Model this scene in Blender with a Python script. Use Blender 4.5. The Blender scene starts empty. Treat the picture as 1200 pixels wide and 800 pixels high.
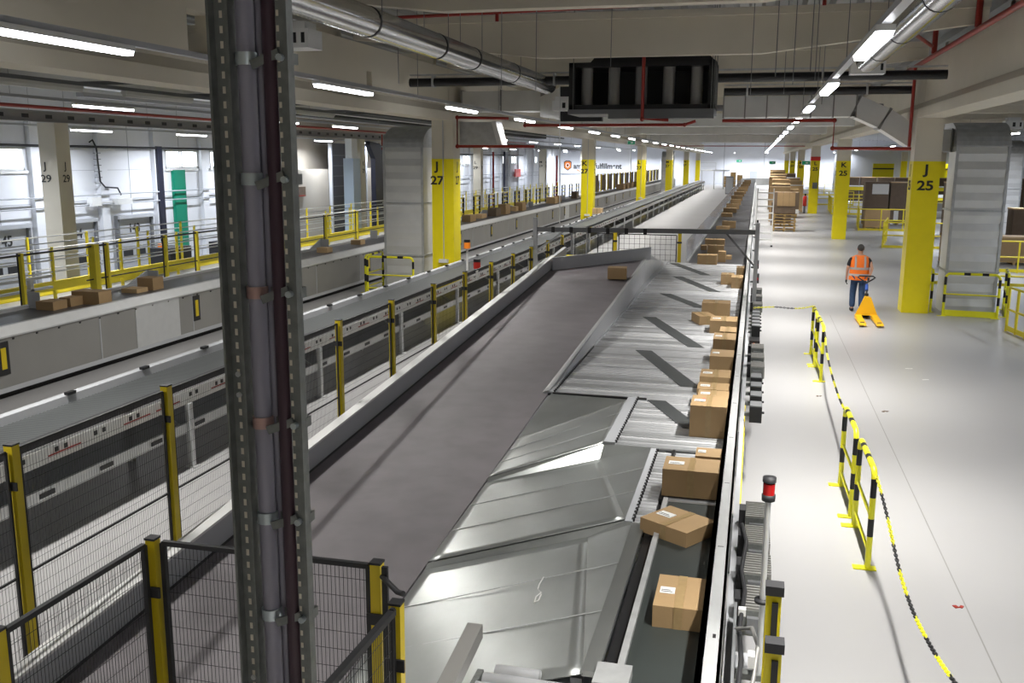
import bpy, math, random
from mathutils import Vector, Matrix, Euler
random.seed(7)
SC = bpy.context.scene
COL = SC.collection
PI = math.pi

# ------------------------------------------------------------ materials
def mat(name, col, rough=.5, metal=0., noise=0., scale=8., bump=0., bscale=60., emit=0., alpha=1., stretch=None, col2=None, spec=.5, trans=0., rvar=0.):
    m = bpy.data.materials.new(name); m.use_nodes = True
    nt = m.node_tree; b = nt.nodes['Principled BSDF']; N = nt.nodes.new; L = nt.links.new
    b.inputs['Base Color'].default_value = (*col, 1); b.inputs['Roughness'].default_value = rough
    b.inputs['Metallic'].default_value = metal; b.inputs['Specular IOR Level'].default_value = spec
    if alpha < 1: b.inputs['Alpha'].default_value = alpha
    if trans: b.inputs['Transmission Weight'].default_value = trans
    if emit:
        b.inputs['Emission Color'].default_value = (*col, 1); b.inputs['Emission Strength'].default_value = emit
    tc = N('ShaderNodeTexCoord'); mp = N('ShaderNodeMapping'); L(tc.outputs['Object'], mp.inputs['Vector'])
    if stretch: mp.inputs['Scale'].default_value = stretch
    if noise or col2:
        n = N('ShaderNodeTexNoise'); n.inputs['Scale'].default_value = scale; n.inputs['Detail'].default_value = 5
        L(mp.outputs[0], n.inputs['Vector'])
        r = N('ShaderNodeValToRGB'); L(n.outputs['Fac'], r.inputs['Fac'])
        c2 = col2 or tuple(min(1, c*(1+noise)) for c in col); c1 = tuple(c*(1-noise) for c in col)
        r.color_ramp.interpolation = 'EASE'; r.color_ramp.elements[0].position = .15; r.color_ramp.elements[1].position = .85
        r.color_ramp.elements[0].color = (*c1, 1); r.color_ramp.elements[1].color = (*c2, 1)
        L(r.outputs[0], b.inputs['Base Color'])
        if rvar:
            n3 = N('ShaderNodeTexNoise'); n3.inputs['Scale'].default_value = scale*.6; n3.inputs['Detail'].default_value = 1; L(mp.outputs[0], n3.inputs['Vector'])
            mr = N('ShaderNodeMapRange'); L(n3.outputs['Fac'], mr.inputs[0])
            mr.inputs[3].default_value = max(.03, rough-rvar); mr.inputs[4].default_value = rough+rvar
            L(mr.outputs[0], b.inputs['Roughness'])
    if bump:
        n2 = N('ShaderNodeTexNoise'); n2.inputs['Scale'].default_value = bscale; n2.inputs['Detail'].default_value = 3
        L(mp.outputs[0], n2.inputs['Vector'])
        bp = N('ShaderNodeBump'); bp.inputs['Strength'].default_value = bump; bp.inputs['Distance'].default_value = .02
        L(n2.outputs['Fac'], bp.inputs['Height']); L(bp.outputs[0], b.inputs['Normal'])
    return m

M = dict(
    floor=mat('polished_concrete', (.40, .395, .395), .35, noise=.05, scale=.35, rvar=.02),
    lower=mat('pale_concrete', (.3, .3, .3), .5, noise=.05, scale=.6),
    cream=mat('cream_concrete', (.66, .61, .50), .7, noise=.03, scale=1.5),
    deck=mat('deck_steel', (.34, .34, .33), .5, .3, noise=.05, scale=2),
    wall=mat('white_panel', (.74, .75, .78), .5, noise=.02, scale=1),
    beige=mat('beige_panel', (.42, .38, .32), .6, noise=.03, scale=1),
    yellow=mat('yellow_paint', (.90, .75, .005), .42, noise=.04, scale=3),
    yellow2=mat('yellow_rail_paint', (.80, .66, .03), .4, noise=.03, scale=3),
    lemon=mat('lemon_paint', (.86, .82, .02), .35),
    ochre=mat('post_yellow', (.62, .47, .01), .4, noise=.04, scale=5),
    jack=mat('jack_yellow', (.85, .45, .01), .35),
    black=mat('black_paint', (.012, .012, .013), .4),
    rubber=mat('black_rubber', (.02, .02, .022), .6),
    belt=mat('grey_pvc_belt', (.175, .158, .168), .5, noise=.13, scale=3, bump=.25, bscale=300, rvar=.05),
    belt2=mat('dark_belt', (.03, .036, .034), .45, noise=.1, scale=3),
    beltf=mat('grey_flat_belt', (.065, .065, .07), .35, noise=.1, scale=3),
    steel=mat('galvanised_steel', (.52, .53, .53), .4, .45, noise=.14, scale=6, bump=.03, bscale=20, rvar=.08),
    steeld=mat('dark_galvanised_steel', (.19, .20, .19), .5, .4, noise=.2, scale=30),
    duct=mat('duct_steel', (.72, .72, .70), .35, .35, noise=.07, scale=2, rvar=.08),
    chute=mat('chute_sheet', (.46, .48, .465), .34, .85, noise=.16, scale=1.6, bump=.03, bscale=2.5, rvar=.08, stretch=(1, .6, 1)),
    spiral=mat('spiral_steel', (.62, .63, .64), .2, .95, noise=.08, scale=4),
    slat=mat('grey_slats', (.06, .065, .066), .5),
    chrome2=mat('darker_roller', (.56, .57, .58), .3, .6),  # darker roller tone, mixed in at random
    chrome3=mat('bright_roller', (.85, .86, .88), .26, .45),
    chrome=mat('zinc_roller', (.74, .75, .77), .28, .55, noise=.1, scale=3),
    alu=mat('aluminium', (.62, .63, .63), .42, .5, noise=.04, scale=5),
    lgrey=mat('light_grey_paint', (.44, .45, .47), .42, noise=.04, scale=2),
    mgrey=mat('mid_grey_paint', (.16, .165, .17), .5, noise=.04, scale=3),
    panel=mat('grey_panel', (.27, .265, .25), .45, .2, noise=.06, scale=1.2),
    dark=mat('dark_void', (.02, .02, .02), .8),
    white=mat('white_plastic', (.75, .75, .73), .5),
    label=mat('paper_label', (.78, .78, .76), .7),
    ink=mat('black_ink', (.02, .02, .02), .6),
    card=mat('cardboard', (.37, .245, .12), .75, noise=.05, scale=5, bump=.05, bscale=40),
    cardl=mat('pale_cardboard', (.55, .38, .20), .75, noise=.05, scale=5),
    cardd=mat('dark_cardboard', (.15, .105, .07), .6, noise=.12, scale=4),
    tape=mat('parcel_tape', (.36, .25, .12), .3, noise=.1, scale=20),
    wood=mat('pallet_wood', (.45, .30, .12), .8, noise=.15, scale=6),
    red=mat('red_pipe_paint', (.30, .018, .008), .4),
    brightred=mat('red_plastic', (.65, .03, .02), .35),
    redlens=mat('red_lens', (.45, .01, .01), .15),
    orange=mat('orange_plastic', (.85, .22, .02), .4),
    vest=mat('orange_vest', (1.0, .20, .015), .6, noise=.05, scale=12),
    reflect=mat('reflective_tape', (.48, .44, .42), .4),
    denim=mat('denim', (.03, .065, .14), .8, noise=.25, scale=14),
    skin=mat('skin', (.55, .30, .20), .55),
    hair=mat('dark_hair', (.06, .055, .05), .8, noise=.3, scale=60),
    shirt=mat('black_shirt', (.012, .012, .016), .8),
    blue=mat('blue_plastic', (.03, .11, .5), .4),
    green=mat('green_panel', (.0, .22, .13), .4),
    exitg=mat('exit_green', (.02, .4, .2), .4),
    navy=mat('navy_panel', (.012, .014, .03), .4),
    paleblue=mat('pale_blue_panel', (.5, .6, .72), .4),
    conduit=mat('grey_conduit', (.27, .26, .31), .45),
    cable=mat('maroon_cable', (.045, .02, .03), .5),
    copper=mat('pink_clamp', (.5, .33, .3), .3, .6),
    cyan=mat('pale_clamp', (.5, .56, .58), .3, .6),
    glasspc=mat('polycarbonate', (.62, .64, .72), .12, alpha=.5),
    lamp=mat('lamp_glow', (.95, .96, 1.0), .5, emit=14),
    lampoff=mat('lamp_cover', (.62, .62, .58), .4),
    glass=mat('daylit_glass', (.86, .93, 1.0), .2, emit=2.6),
    tray=mat('tray_steel', (.3, .3, .29), .5, .3),
    amber=mat('amber_plastic', (.9, .25, .02), .3),
    purple=mat('purple_cable', (.25, .08, .3), .5),
)

# ------------------------------------------------------------ mesh builder
class MB:
    def __init__(s): s.v = []; s.f = []; s.m = []; s.s = []
    def add(s, vs, fs, m=0, sm=False):
        o = len(s.v); s.v += [tuple(v) for v in vs]
        for f in fs: s.f.append(tuple(i+o for i in f)); s.m.append(m); s.s.append(sm)
        return s
    def box(s, a, b, m=0):
        (x0, y0, z0), (x1, y1, z1) = a, b
        return s.add([(x0,y0,z0),(x1,y0,z0),(x1,y1,z0),(x0,y1,z0),(x0,y0,z1),(x1,y0,z1),(x1,y1,z1),(x0,y1,z1)],
              [(0,3,2,1),(4,5,6,7),(0,1,5,4),(1,2,6,5),(2,3,7,6),(3,0,4,7)], m)
    def cbox(s, c, d, m=0, rz=0):
        x, y, z = [k/2 for k in d]; R = Matrix.Rotation(rz, 3, 'Z')
        vs = [Vector(c)+R@Vector((i, j, k)) for k in (-z, z) for i, j in ((-x,-y),(x,-y),(x,y),(-x,y))]
        return s.add(vs, [(0,3,2,1),(4,5,6,7),(0,1,5,4),(1,2,6,5),(2,3,7,6),(3,0,4,7)], m)
    def bar(s, p, q, w, h, m=0, up=(0,0,1)):
        p, q = Vector(p), Vector(q); d = (q-p).normalized(); u = Vector(up)
        if abs(d.dot(u)) > .98: u = Vector((0,1,0))
        r = d.cross(u).normalized()*w/2; u = r.cross(d).normalized()*h/2
        vs = [c+a*r+b*u for c in (p, q) for a, b in ((-1,-1),(1,-1),(1,1),(-1,1))]
        return s.add(vs, [(0,1,2,3),(7,6,5,4),(0,4,5,1),(1,5,6,2),(2,6,7,3),(3,7,4,0)], m)
    def tube(s, pts, r, n=8, m=0, cap=True, rs=None):
        pts = [Vector(p) for p in pts]; rings = []; u = None
        for i, p in enumerate(pts):
            d = (pts[min(i+1, len(pts)-1)]-pts[max(i-1, 0)]).normalized()
            if u is None:
                u = Vector((0,0,1)) if abs(d.z) < .9 else Vector((1,0,0))
            u = (u-d*u.dot(d)).normalized(); w = d.cross(u); rr = rs[i] if rs else r
            rings.append([p+rr*(math.cos(2*PI*k/n)*u+math.sin(2*PI*k/n)*w) for k in range(n)])
        vs = [v for R in rings for v in R]; fs = []
        for i in range(len(pts)-1):
            for k in range(n):
                fs.append((i*n+k, i*n+(k+1)%n, (i+1)*n+(k+1)%n, (i+1)*n+k))
        s.add(vs, fs, m, True)
        if cap: 
            s.add(rings[0], [tuple(range(n))[::-1]], m); s.add(rings[-1], [tuple(range(n))], m)
        return s
    def prism(s, poly, ax, a, b, m=0):
        n = len(poly)
        def P(p, t): return {'x': (t, p[0], p[1]), 'y': (p[0], t, p[1]), 'z': (p[0], p[1], t)}[ax]
        vs = [P(p, a) for p in poly]+[P(p, b) for p in poly]
        fs = [tuple(range(n)), tuple(range(2*n-1, n-1, -1))]+[(i, i+n, (i+1)%n+n, (i+1)%n) for i in range(n)]
        return s.add(vs, fs, m)
    def slab(s, pts, t, m=0):     # polygon with thickness t downward
        n = len(pts); lo = [(p[0], p[1], p[2]-t) for p in pts]
        return s.add(list(pts)+lo, [tuple(range(n)), tuple(range(2*n-1, n-1, -1))]+[(i, i+n, (i+1)%n+n, (i+1)%n) for i in range(n)], m)
    def patch(s, a, b, c, d, n=14, t=.01, m=0, f=None):   # bilinear sheet a-b-c-d with thickness
        a, b, c, d = map(Vector, (a, b, c, d)); vs = []
        for o in (0, -t):
            for i in range(n+1):
                for j in range(n+1):
                    u, v = i/n, j/n; p = a*(1-u)*(1-v)+b*(1-u)*v+c*u*v+d*u*(1-v)
                    vs.append((p.x, p.y, p.z+o+(f(u, v) if f else 0)))
        N_ = (n+1)**2; g = lambda i, j, o: o*N_+i*(n+1)+j; fs = []
        for i in range(n):
            for j in range(n):
                fs.append((g(i,j,0), g(i+1,j,0), g(i+1,j+1,0), g(i,j+1,0))); fs.append((g(i,j,1), g(i,j+1,1), g(i+1,j+1,1), g(i+1,j,1)))
        for i in range(n):
            fs += [(g(i,0,0), g(i,0,1), g(i+1,0,1), g(i+1,0,0)), (g(i,n,0), g(i+1,n,0), g(i+1,n,1), g(i,n,1)), (g(0,i,0), g(0,i+1,0), g(0,i+1,1), g(0,i,1)), (g(n,i,0), g(n,i,1), g(n,i+1,1), g(n,i+1,0))]
        return s.add(vs, fs, m, True)
    def quad(s, pts, m=0): return s.add(pts, [tuple(range(len(pts)))], m)
    def lathe(s, prof, c=(0,0,0), n=16, m=0):
        vs = []
        for r, z in prof: vs += [(c[0]+r*math.cos(2*PI*k/n), c[1]+r*math.sin(2*PI*k/n), c[2]+z) for k in range(n)]
        fs = [(i*n+k, i*n+(k+1)%n, (i+1)*n+(k+1)%n, (i+1)*n+k) for i in range(len(prof)-1) for k in range(n)]
        return s.add(vs, fs, m, True)
    def ball(s, c, r, n=10, m=0, sc=(1,1,1)):
        vs = []; fs = []
        for i in range(n+1):
            a = PI*i/n
            for k in range(n*2):
                b = PI*k/n; vs.append((c[0]+r*sc[0]*math.sin(a)*math.cos(b), c[1]+r*sc[1]*math.sin(a)*math.sin(b), c[2]+r*sc[2]*math.cos(a)))
        w = 2*n
        for i in range(n):
            for k in range(w): fs.append((i*w+k, (i+1)*w+k, (i+1)*w+(k+1)%w, i*w+(k+1)%w))
        return s.add(vs, fs, m, True)
    def mesh(s, name, off=(0,0,0)):
        me = bpy.data.meshes.new(name)
        me.from_pydata([(v[0]-off[0], v[1]-off[1], v[2]-off[2]) for v in s.v], [], s.f)
        me.polygons.foreach_set('material_index', s.m); me.polygons.foreach_set('use_smooth', s.s)
        me.update(); return me
def setmats(me, ms):
    for k in (ms if isinstance(ms, (list, tuple)) else [ms]): me.materials.append(M[k] if isinstance(k, str) else k)
LABELS = {}
def tagit(o, label, cat, group=None):
    assert 4 <= len(label.split()) <= 16, label
    if label in LABELS: print('DUPLABEL', label)
    LABELS[label] = 1
    o['label'] = label; o['category'] = cat
    if group: o['group'] = group
def thing(name, label, cat, loc=(0,0,0), rz=0, group=None):
    o = bpy.data.objects.new(name, None); COL.objects.link(o); o.empty_display_size = .1
    o.location = loc; o.rotation_euler = (0,0,rz); tagit(o, label, cat, group); return o
def worg(o):
    v = Vector(o.location)
    while o.parent: o = o.parent; v += o.location
    return v
def part(name, mb, ms, parent, world=True, label=None, kind=None):
    me = mb.mesh(name, worg(parent) if world else (0,0,0)); setmats(me, ms)
    o = bpy.data.objects.new(name, me); COL.objects.link(o); o.parent = parent
    if label: o['label'] = label
    if kind: o['kind'] = kind
    return o
def solo(name, mb, ms, label, cat, group=None, kind=None):
    xs = [v[0] for v in mb.v]; ys = [v[1] for v in mb.v]; zs = [v[2] for v in mb.v]
    off = ((min(xs)+max(xs))/2, (min(ys)+max(ys))/2, min(zs))
    me = mb.mesh(name, off); setmats(me, ms); o = bpy.data.objects.new(name, me); COL.objects.link(o); o.location = off
    tagit(o, label, cat, group)
    if kind: o['kind'] = kind
    return o
def struct(name, mb, ms):
    me = mb.mesh(name); setmats(me, ms); o = bpy.data.objects.new(name, me); COL.objects.link(o); o['kind'] = 'structure'; return o
def dup(root, loc, label=None, rz=None, group=None, sc=None):
    def cp(o, par):
        c = o.copy(); COL.objects.link(c); c.parent = par
        for ch in list(o.children): cp(ch, c)
        return c
    c = cp(root, None); c.location = loc
    if rz is not None: c.rotation_euler = (0,0,rz)
    if sc: c.scale = sc
    if label: tagit(c, label, root['category'], group or root.get('group'))
    return c
def text(name, body, size, loc, rot, parent, m='ink', extr=.002, world=True, align='CENTER', bold=.0, sx=1):
    cu = bpy.data.curves.new(name, 'FONT'); cu.body = body; cu.size = size; cu.extrude = extr; cu.align_x = align; cu.offset = bold
    to = bpy.data.objects.new('tmp', cu); COL.objects.link(to)
    dg = bpy.context.evaluated_depsgraph_get(); me = bpy.data.meshes.new_from_object(to.evaluated_get(dg))
    bpy.data.objects.remove(to); me.name = name
    setmats(me, m); 
    if len(me.materials) > 1: me.materials.pop(index=0)
    o = bpy.data.objects.new(name, me); COL.objects.link(o)
    o.parent = parent; o.location = Vector(loc)-(worg(parent) if world else Vector((0,0,0))); o.rotation_euler = rot; o.scale = (sx,1,1)
    return o
ORD = ['first','second','third','fourth','fifth','sixth','seventh','eighth','ninth','tenth','eleventh','twelfth','thirteenth','fourteenth','fifteenth','sixteenth','seventeenth','eighteenth','nineteenth','twentieth',
  'twenty-first','twenty-second','twenty-third','twenty-fourth','twenty-fifth','twenty-sixth','twenty-seventh','twenty-eighth','twenty-ninth','thirtieth']

# ------------------------------------------------------------ camera
F = 1110.
vx, vy, S = 888., 187.9, .005
dY = Vector(((vx-600)/F, -(vy-400)/F, -1)).normalized()
up = Vector((1,-S,0)).cross(dY).normalized()
if up.y < 0: up = -up
dX = dY.cross(up)
cam = bpy.data.cameras.new('camera'); cam.sensor_width = 36; cam.lens = F*36/1200; cam.clip_start = .05; cam.clip_end = 600
co = bpy.data.objects.new('camera', cam); COL.objects.link(co); SC.camera = co
co.matrix_world = Matrix.Translation((0,0,4)) @ Matrix((dX, dY, up)).to_4x4()

ROT = Matrix((dX, dY, up))
def at(x, y, Z=None, Y=None, X=None):
    r = ROT @ Vector(((x-600)/F, -(y-400)/F, -1))
    t = (Z-4)/r.z if Z is not None else (Y/r.y if Y is not None else X/r.x)
    return Vector((0,0,4))+r*t
# ------------------------------------------------------------ shell
FY = 165.
struct('floor', MB().box((-15.2, -6, -.2), (32, FY, 0)), 'floor')
struct('floor_dock', MB().box((-27.2, -6, -1.6), (-15.2, FY, -1.4)), 'lower')
struct('wall_far', MB().box((-27.2, FY, -1.6), (32, FY+.3, 8)), 'wall')
struct('wall_right', MB().box((32, -6, -.2), (32.3, FY+.3, 8)), 'wall')
# left dock wall with window openings: low, band with piers, top
WX = -27.
wins = [(27.1, 29.7+1.2), (39.9, 42.6), (43.7, 46.4)]
yy = 87.
while yy < 150: 
    wins.append((yy, yy+2.6)); wins.append((yy+3.8, yy+6.4)); yy += 14.6
mb = MB().box((WX-.3, -6, -1.6), (WX, FY, 3.5)).box((WX-.3, -6, 4.35), (WX, FY, 8))
y0 = -6
for a, b in wins:
    mb.box((WX-.3, y0, 3.5), (WX, a, 4.35)); y0 = b
mb.box((WX-.3, y0, 3.5), (WX, FY, 4.35))
yy = 12.; pil = MB()
while yy < 160:      # panel joints and pilasters
    pil.box((WX+.005, yy-.25, -1.4), (WX+.22, yy+.25, 5.6)); mb.box((WX, yy+2.0, -1.4), (WX+.012, yy+2.03, 8), 1); yy += 3.86
for z in (.9, 2.2, 3.45): mb.box((WX, -6, z), (WX+.012, FY, z+.02), 1)
struct('wall_left', mb, ['wall', 'lgrey']); struct('trim_7', pil, 'wall')
for i, (a, b) in enumerate(wins):
    w = struct('window_%d' % (i+1), MB().box((WX-.2, a, 3.5), (WX-.16, b, 4.35)), 'glass')
    fr = MB(); z0, z1 = 3.5, 4.35
    for q in ((a, a+.07), (b-.07, b), ((a+b)/2-.03, (a+b)/2+.03)): fr.box((WX-.16, q[0], z0), (WX+.03, q[1], z1))
    fr.box((WX-.16, a, z0), (WX+.03, b, z0+.07)).box((WX-.16, a, z1-.07), (WX+.03, b, z1)).box((WX, a-.1, z0-.12), (WX+.1, b+.1, z0-.02))
    part('window_frame', fr, 'white', w)
# ceiling: trapezoidal deck, ribs along Y
mb = MB(); pitch = .56; x = -28.
while x < 33:
    x1 = x+pitch
    for (a, za), (b, zb) in (((x, 7.35), (x+.2, 7.35)), ((x+.2, 7.35), (x+.28, 7.2)), ((x+.28, 7.2), (x+.48, 7.2)), ((x+.48, 7.2), (x1, 7.35))):
        mb.quad([(a, -6, za), (a, FY, za), (b, FY, zb), (b, -6, zb)])
    x = x1
mb.box((-28, -6, 7.4), (33, FY+.3, 7.5))
struct('ceiling', mb, 'deck')
struct('wall_back', MB().box((-27.2, -6.3, -1.6), (32, -6, 7.5)), 'cream')

# ------------------------------------------------------------ columns
LET = ['J', 'K', 'L', 'M', 'N', 'O']
colY = [27, 52, 77, 102, 127, 152]
def column(i, x0, row, painted, w=.66):
    y = colY[i]; l = LET[i]
    lab = 'square %s concrete column marked %s %s on %s' % ('yellow and cream' if painted else 'plain cream', l, row,
       {25: 'the right hand aisle', 27: 'the left of the wide belt', 29: 'the dock side', 23: 'the far right storage area'}[row])
    t = thing('concrete_column', lab, 'column', (x0+w/2, y+w/2, 0 if row != 29 else -1.4), group='columns of row %d' % row)
    zb = 0 if row != 29 else -1.4
    part('shaft', MB().box((x0, y, 4.0 if painted else zb), (x0+w, y+w, 5.1)), 'cream', t)
    if painted:
        part('yellow_base', MB().box((x0-.006, y-.006, zb), (x0+w+.006, y+w+.006, 4.0)), 'yellow', t)
    if row in (25, 27, 29) and i < 5:
        zt = 3.68 if painted else 3.6
        for s, z, b in ((l, zt, .3), (str(row), zt-.42, .3)):
            xo = {25: .5, 27: .24, 29: .28}[row]
            text('lettering', s, .34, (x0+w*xo, y-.012, z), (PI/2,0,0), t, bold=.009 if row != 29 else .003, sx=1.22)
            if row == 25: text('lettering', s, .34, (x0-.012, y+.33, z), (PI/2,0,-PI/2), t, bold=.009)
            else: text('lettering', s, .34, (x0+w+.012, y+.36, z), (PI/2,0,PI/2), t, bold=.004)
    return t
for i in range(6):
    t = column(i, 3.95, 25, True)
    if i in (1,): pass
    if i == 2:
        part('switch_box', MB().box((4.15, 76.8, 1.9), (4.5, 76.98, 2.35)), 'mgrey', t)
        part('red_band', MB().box((3.93, 76.97, 4.0), (4.63, 77.68, 4.3)), 'brightred', t)
    t = column(i, -9.32, 27, True)
    if i < 3:
        part('socket_strip', MB().box((-9.1, colY[i]-.12, .95), (-8.82, colY[i]-.01, 1.05)), 'white', t)
        part('cable_duct', MB().box((-8.98, colY[i]-.03, 1.05), (-8.955, colY[i]-.004, 5.1)), 'lgrey', t)
    column(i, -22.96, 29, False)
for i in (1, 2, 3, 4):
    column(i, 17.2, 23, True)
# girders along Y on each row; profile with ledge
def girder(x0, row, w=.66):
    xc = x0+w/2
    for k in range(7):
        y0 = 27+25*(k-1)+.02 if k else -5.98; y1 = 27+25*k
        if row == 29 and k > 5: continue
        prof = [(x0, 5.1), (x0+w, 5.1), (x0+w, 5.33), (x0+w-.14, 5.5), (x0+w-.14, 6.55), (x0+.14, 6.55), (x0+.14, 5.5), (x0, 5.33)]
        y1 = min(y1, 164)
        if row == 25 or row == 27 or k < 4:
            mb = MB().prism(prof, 'y', y0, y1-.02)
            g = solo('concrete_girder', mb, 'cream', 'long cream concrete girder over the %s row of columns, %s span from the camera' % ('right' if row == 25 else 'left', ORD[k]), 'girder', 'girders of row %d' % row)
girder(3.95, 25); girder(-9.32, 27)
# service openings cut through the web of the left girder
g = [o for o in COL.objects if o.get('label', '').startswith('long cream concrete girder over the left row of columns, second')][0]
g0 = [o for o in COL.objects if o.get('label', '').startswith('long cream concrete girder over the left row of columns, first')][0]
for (xa, ya, xb, yb) in ((221, 18, 252, 60), (430, 84, 435, 104)):
    p, q = at(xa, yb, X=-8.8), at(xb, ya, X=-8.8)
    cm = MB().box((-9.6, p.y, p.z), (-8.4, max(q.y, p.y+.3), max(q.z, p.z+.25))).mesh('cutter'); cm.materials.append(M['cream'])
    c = bpy.data.objects.new('cutter', cm); COL.objects.link(c)
    tgt = g0 if p.y < 2 else g0
    for tgt in (g0,):
        bm_ = tgt.modifiers.new('cut', 'BOOLEAN'); bm_.object = c; bm_.operation = 'DIFFERENCE'; bm_.solver = 'EXACT'
        dg = bpy.context.evaluated_depsgraph_get(); me2 = bpy.data.meshes.new_from_object(tgt.evaluated_get(dg)); tgt.modifiers.clear(); tgt.data = me2; me2.name = 'concrete_girder'
    bpy.data.objects.remove(c)
# fishbelly transverse beams
def fish(y, x0, x1, which, bay):
    L = x1-x0; zt = 6.98
    poly = [(x0, zt), (x0, 6.58), (x0+.33*L, 6.1), (x0+.68*L, 6.1), (x1, 6.58), (x1, zt)]
    mb = MB().prism(poly, 'y', y-.12, y+.12)
    mb.box((x0, y-.22, zt-.14), (x1, y+.22, zt))
    solo('roof_beam', mb, 'cream', 'cream tapered concrete roof beam in the %s bay, %s from the camera' % (bay, which), 'beam', 'roof beams of the %s bay' % bay)
for k in range(14):
    y = 13.8+6.6*k if k < 12 else 13.8+6.6*11+14*(k-11)
    fish(y, -8.8, 4.08, ORD[k], 'middle')
for k in range(8):
    y = 20.4+6.6*k; fish(y, -22.2, -9.2, ORD[k], 'left'); fish(y, 4.5, 17.4, ORD[k], 'right')
# perforated steel channel running over row 29
mb = MB().box((-22.5, 8, 5.1), (-22.44, 131, 5.45)).box((-22.5, 8, 5.42), (-22.3, 131, 5.45)).box((-22.5, 8, 5.1), (-22.3, 131, 5.13))
y = 10
while y < 110: mb.box((-22.44, y, 5.22), (-22.43, y+.3, 5.34), 1); y += 1.05
solo('cable_tray', mb, ['tray', 'black'], 'long grey steel channel with dark holes running above the dock columns', 'cable tray')
# ------------------------------------------------------------ lamps
LD = bpy.data.lights.new('lamp_light', 'AREA'); LD.shape = 'RECTANGLE'; LD.size = .2; LD.size_y = 2.2; LD.energy = 165; LD.color = (1.0, .975, .93); LD.spread = math.radians(96)
LB = bpy.data.lights.new('cool_light', 'AREA'); LB.shape = 'RECTANGLE'; LB.size = .15; LB.size_y = 2.2; LB.energy = 300; LB.color = (.84, .90, 1.0); LB.spread = math.radians(160)
LL = LD.copy(); LL.name = 'row_light'; LL.spread = math.radians(150); LL.energy = 185
LW = LB.copy(); LW.name = 'added_wall_wash'; LW.energy = 500  # stronger light for the lamps added to brighten the end walls
def mk_lamp(label, cat, loc, data, lit=True, w=.1):
    t = thing('strip_lamp', label, cat, loc)
    part('housing', MB().box((-w/2-.01, -1.15, 0), (w/2+.01, 1.15, .06)), 'white' if lit else 'lampoff', t, False)
    part('diffuser', MB().prism([(-w/2, 0), (w/2, 0), (w/2-.015, -.05), (-w/2+.015, -.05)], 'y', -1.13, 1.13), 'lamp' if lit else 'lampoff', t, False)
    if lit:
        l = bpy.data.objects.new('lamp_light', data); COL.objects.link(l); l.parent = t; l.location = (0, 0, -.07)
    return t
def lamp_row(x, z, ys, side, data, group, wires=True, w=.1):
    r = thing('light_rail', 'long white trunking rail carrying strip lamps %s' % side, 'rail', (x, ys[0], z+.06))
    mb = MB().box((x-.045, ys[0]-8, z+.062), (x+.045, ys[-1]+2, z+.13)); part('trunking', mb, 'lgrey', r)
    mb = MB()
    for i, y in enumerate(ys[:12]): mb.tube([(x, y-3.2, z+.13), (x, y-3.2, 7.2)], .006, 4, cap=False)
    part('hanging_wire', mb, 'mgrey', r, kind='stuff')
    first = None
    for i, y in enumerate(ys):
        lab = 'lit white strip lamp, %s along the rail %s' % (ORD[i], side)
        if first is None: first = mk_lamp(lab, 'lamp', (x, y, z), data, w=w); first['group'] = group
        else: dup(first, (x, y, z), lab)
Ys = [-1.7, 4.7, 11.0, 17.3, 23.9] + [30.4+6.5*i for i in range(20)]
lamp_row(1.1, 5.2, Ys, 'above the right aisle', LD, 'lamps over the right aisle', w=.16)
Yl = [2.2, 8.8, 15.95, 22.9, 29.5] + [36.1+6.6*i for i in range(19)]
lamp_row(-7.1, 5.2, Yl, 'above the roller conveyor', LL, 'lamps over the roller conveyor', w=.13)
lamp_row(-16.2, 5.25, [8, 21.5, 31, 36.3, 43, 52, 61, 70, 79, 88, 100, 115, 130], 'in the left bay', LD, 'lamps in the left bay')
lamp_row(-24.6, 5.0, [14, 23, 31.8, 38.5, 45, 52, 59, 67, 76, 86, 97, 110, 125, 140], 'along the dock wall', LB, 'lamps along the dock wall')
lamp_row(10.6, 5.2, [10, 22, 34, 46, 58, 70, 84, 98, 114, 130, 146], 'above the pallet area', LB, 'lamps over the pallet area')
lamp_row(22.6, 5.2, [20, 40, 60, 80, 100, 125, 150], 'far right past the pallets', LB, 'lamps far right')
lamp_row_x = None
f1 = None
for i in range(12):  # lamp row added only to brighten the far wall
    lab = 'added strip lamp brightening the far wall, %s from the left' % ORD[i]; x = -24.5+5.2*i if i < 9 else -25+3.6*(i-9)
    if f1 is None: f1 = mk_lamp(lab, 'lamp', (x, 161 if i > 2 else 162.5, 5.2), LW); f1['group'] = 'added lamps brightening the end walls'
    elif i < 9: dup(f1, (x, 161, 5.2), lab)
    else: dup(f1, (x, 127.0, 5.2), 'added strip lamp brightening the wall with the big sign, %s from the left' % ORD[i-9])  # extra lamps added to brighten the wall behind the sign
# unlit lamps in left bay
f0 = None
for i, y in enumerate((14.1, 17.6, 21.2, 24.8)):
    lab = 'unlit grey strip lamp in the left bay, %s from the left' % ORD[i]
    if f0 is None: f0 = mk_lamp(lab, 'lamp', (-11.95, y, 5.2), None, False)
    else: dup(f0, (-11.95, y, 5.2), lab)
r = thing('light_rail', 'grey carrier rail with unlit lamps beside the left girder', 'rail', (-11.95, 10, 5.26))
mb = MB().box((-12.0, 5, 5.265), (-11.9, 60, 5.33))
for y in (12.4, 15.9, 19.4, 23.0, 26.6): mb.box((-13.4, y, 5.335), (-10.2, y+.06, 5.4))
part('trunking', mb, 'mgrey', r)

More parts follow.
